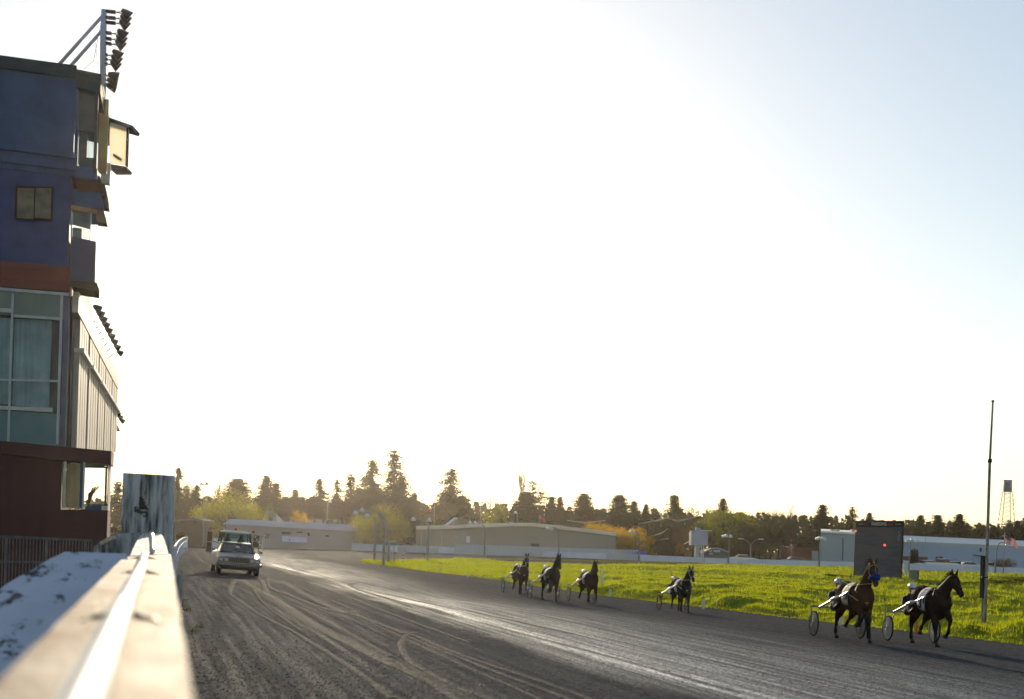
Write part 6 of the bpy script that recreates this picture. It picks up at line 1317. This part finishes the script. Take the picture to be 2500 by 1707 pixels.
for x in (1.75, -1.75):
    for y in (-.80, .80):
        w_ = MB().tube([V(x, y-.11, .33), V(x, y-.09, .33), V(x, y+.09, .33), V(x, y+.11, .33)], [.29, .335, .335, .29], 22).build('wheel', tyre, car, True); MB().disc(V(x, y+(.112 if y > 0 else -.112), .33), (0, 1, 0), .19, .012, 18).build('hub_cap', chr_, w_)
# windscreen and front roof of the sedan
A = [V(1.12, -.74, .965), V(1.12, .74, .965), V(.42, .60, 1.33), V(.42, -.60, 1.33)]
MB().slab(A, (-.02, 0, -.02)).build('windscreen', wind, car)
mb = MB(); mb.bar(A[0], A[3], .05, .05); mb.bar(A[1], A[2], .05, .05); mb.slab([V(.45, -.62, 1.33), V(.45, .62, 1.33), V(-.35, .64, 1.36), V(-.35, -.64, 1.36)], (0, 0, .045)); mb.build('front_roof', cp, car)
for sd in (-1, 1): MB().slab([V(1.0, sd*.77, .97), V(-.30, sd*.78, .99), V(-.30, sd*.64, 1.34), V(.40, sd*.62, 1.32)], (0, -sd*.015, 0)).build('side_window', wind, car)
MB().slab([V(1.0, -.7, .9), V(1.0, .7, .9), V(.75, .7, 1.02), V(.75, -.7, 1.02)], (-.1, 0, 0)).build('dashboard', blkp, car)
MB().slab([V(-.25, -.66, .95), V(-.25, .66, .95), V(-.25, .64, 1.34), V(-.25, -.64, 1.34)], (-.04, 0, 0)).build('cabin_bulkhead', blkp, car)
pp = MB(); pp.slab([V(.79, -.08, 1.16), V(.79, .10, 1.16), V(.72, .08, 1.27), V(.72, -.06, 1.27)], (-.01, 0, 0)); pp.build('dash_paper', pm('pale_paper', (.6, .6, .58), None, 4, .8), car)
# raised glass cabin behind
x0, x1, zb_, zt_ = -.42, -2.1, 1.36, 1.80
fl_ = [V(x0+.12, -.66, zb_), V(x0+.12, .66, zb_), V(x0-.08, .60, zt_), V(x0-.08, -.60, zt_)]; bk = [V(x1, -.66, zb_), V(x1, .66, zb_), V(x1+.08, .60, zt_), V(x1+.08, -.60, zt_)]
MB().box(((x0+x1)/2+.06, 0, 1.165), (1.72, 1.34, .40)).build('cabin_base', cp, car)
for nm, q in (('cabin_front_glass', fl_), ('cabin_rear_glass', bk), ('cabin_side_glass', [fl_[0], bk[0], bk[3], fl_[3]]), ('cabin_side_glass', [fl_[1], bk[1], bk[2], fl_[2]])):
    nn = (q[1]-q[0]).cross(q[2]-q[0]).normalized()*.012; MB().slab(q, nn).build(nm, cabg, car)
mb = MB(); [mb.bar(a, b, .055, .055) for a, b in ((fl_[0], fl_[3]), (fl_[1], fl_[2]), (bk[0], bk[3]), (bk[1], bk[2]))]; mb.bar(fl_[0], fl_[1], .05, .05); mb.bar(bk[0], bk[1], .05, .05); mb.build('cabin_pillar', blkp, car)
secs = [((x0-.02, 0, zt_+.03), (0, .60, 0), (0, 0, .02)), ((x0-.12, 0, zt_+.05), (0, .66, 0), (0, 0, .065)), ((x1+.2, 0, zt_+.05), (0, .66, 0), (0, 0, .065)), ((x1+.08, 0, zt_+.03), (0, .60, 0), (0, 0, .02))]
MB().sect(secs, 16).build('cabin_roof', wroof, car, True)
for y in (-.30, .30):
    mb = MB(); mb.sect([((x0-.95, y, zb_-.2), (.07, 0, 0), (0, .16, 0)), ((x0-1.02, y, zb_+.12), (.06, 0, 0), (0, .16, 0)), ((x0-1.05, y, zb_+.22), (.05, 0, 0), (0, .10, 0)), ((x0-1.06, y, zb_+.36), (.045, 0, 0), (0, .09, 0))], 12); mb.build('seat', blkp, car, True)
bcn = pm('red_beacon', (.75, .05, .02), (.6, .03, .01), 5, .25)
def beacon(p): b_ = MB().tube([p, p+UP*.03], .05, 12).build('beacon', blkp, car); MB().sect([(p+UP*.03, V(.052, 0, 0), V(0, .052, 0)), (p+UP*.09, V(.055, 0, 0), V(0, .055, 0)), (p+UP*.13, V(.03, 0, 0), V(0, .03, 0))], 12).build('beacon_dome', bcn, b_, True)
beacon(V(x0-.5, -.02, zt_+.105)); beacon(V(-1.2, .80, 1.86)); beacon(V(-1.2, -1.10, 1.84))
gm_ = pm('gate_frame_cream', (.62, .56, .46), (.5, .45, .36), 5, .4, .2); rustp = pm('gate_rust_panel', (.22, .12, .07), (.15, .08, .05), 4, .8); diam = pm('white_diamond', (.8, .78, .72), None, 4, .3)
# folded starting gate wings at each side
for sd, wd in ((-1, .26), (1, .50)):
    y0 = sd*.98 if sd < 0 else .80; y1 = y0+sd*wd
    fr2 = MB(); z0, z1 = (.85 if sd < 0 else 1.22), 1.80
    for y in (y0, y1): fr2.bar(V(-1.2, y, z0), V(-1.2, y, z1), .04, .04, (1, 0, 0))
    for z in (z0, (z0+z1)/2, z1): fr2.bar(V(-1.2, y0, z), V(-1.2, y1, z), .035, .035)
    wg = fr2.build('gate_wing', gm_, car); tp_ = MB().box((-1.2, (y0+y1)/2, z1+.035), (.3, wd+.06, .07)).build('wing_cap', gm_, wg)
    if sd > 0:
        MB().box((-1.23, (y0+y1)/2-.10, (z0+z1)/2), (.012, wd-.22, z1-z0-.05)).build('wing_panel', rustp, wg)
        mb = MB()
        for i in range(5):
            for j_ in range(2): c = V(-1.19, y0+.10+.08*i*(1 if j_ == 0 else 0)+(.34 if j_ else 0), z1-.10-.11*i); mb.slab([c+V(0, -.045, 0), c+V(0, 0, .06), c+V(0, .045, 0), c-V(0, 0, .06)], (.01, 0, 0))
        mb.build('diamonds', diam, wg); MB().tube([V(-1.2, y1-.22, z0), V(-1.2, y1-.22, .80)], .018, 6).build('wing_strut', blkp, wg); mb = MB(); [mb.tube([V(-1.2, y0+.07+.09*i, z1+.07), V(-1.2, y0+.09+.09*i, z1+.15)], .010, 5) for i in range(5)]; mb.build('wing_studs', gm_, wg)
    else:
        MB().box((-1.23, (y0+y1)/2, (z0+z1)/2), (.012, wd-.05, z1-z0-.05)).build('wing_panel', rustp, wg)
    MB().tube([V(-1.2, sd*.66, 1.3), V(-1.2, y0, 1.36)], .02, 6).build('wing_arm', blkp, wg)
for sd in (-1, 1): m_ = MB().box((.72, sd*1.02, 1.03), (.09, .16, .10)).build('door_mirror', chr_, car); MB().bar(V(.75, sd*.9, 1.0), V(.72, sd*.98, 1.02), .03, .03).build('mirror_arm', chr_, m_)

# ---------------------------------------------------------------- the air
hz = MB().box((100, 325, 15.5), (1640, 980, 39)).build('haze', pm('haze_air', (1, 1, 1)))
m_ = hz.data.materials[0]; t_ = m_.node_tree; t_.nodes.clear(); o_ = t_.nodes.new('ShaderNodeOutputMaterial'); v_ = t_.nodes.new('ShaderNodeVolumePrincipled')
v_.inputs['Color'].default_value = (1, .93, .81, 1); v_.inputs['Density'].default_value = .000062; v_.inputs['Anisotropy'].default_value = .86
t_.links.new(v_.outputs[0], o_.inputs['Volume']); tag(hz, kind='stuff')
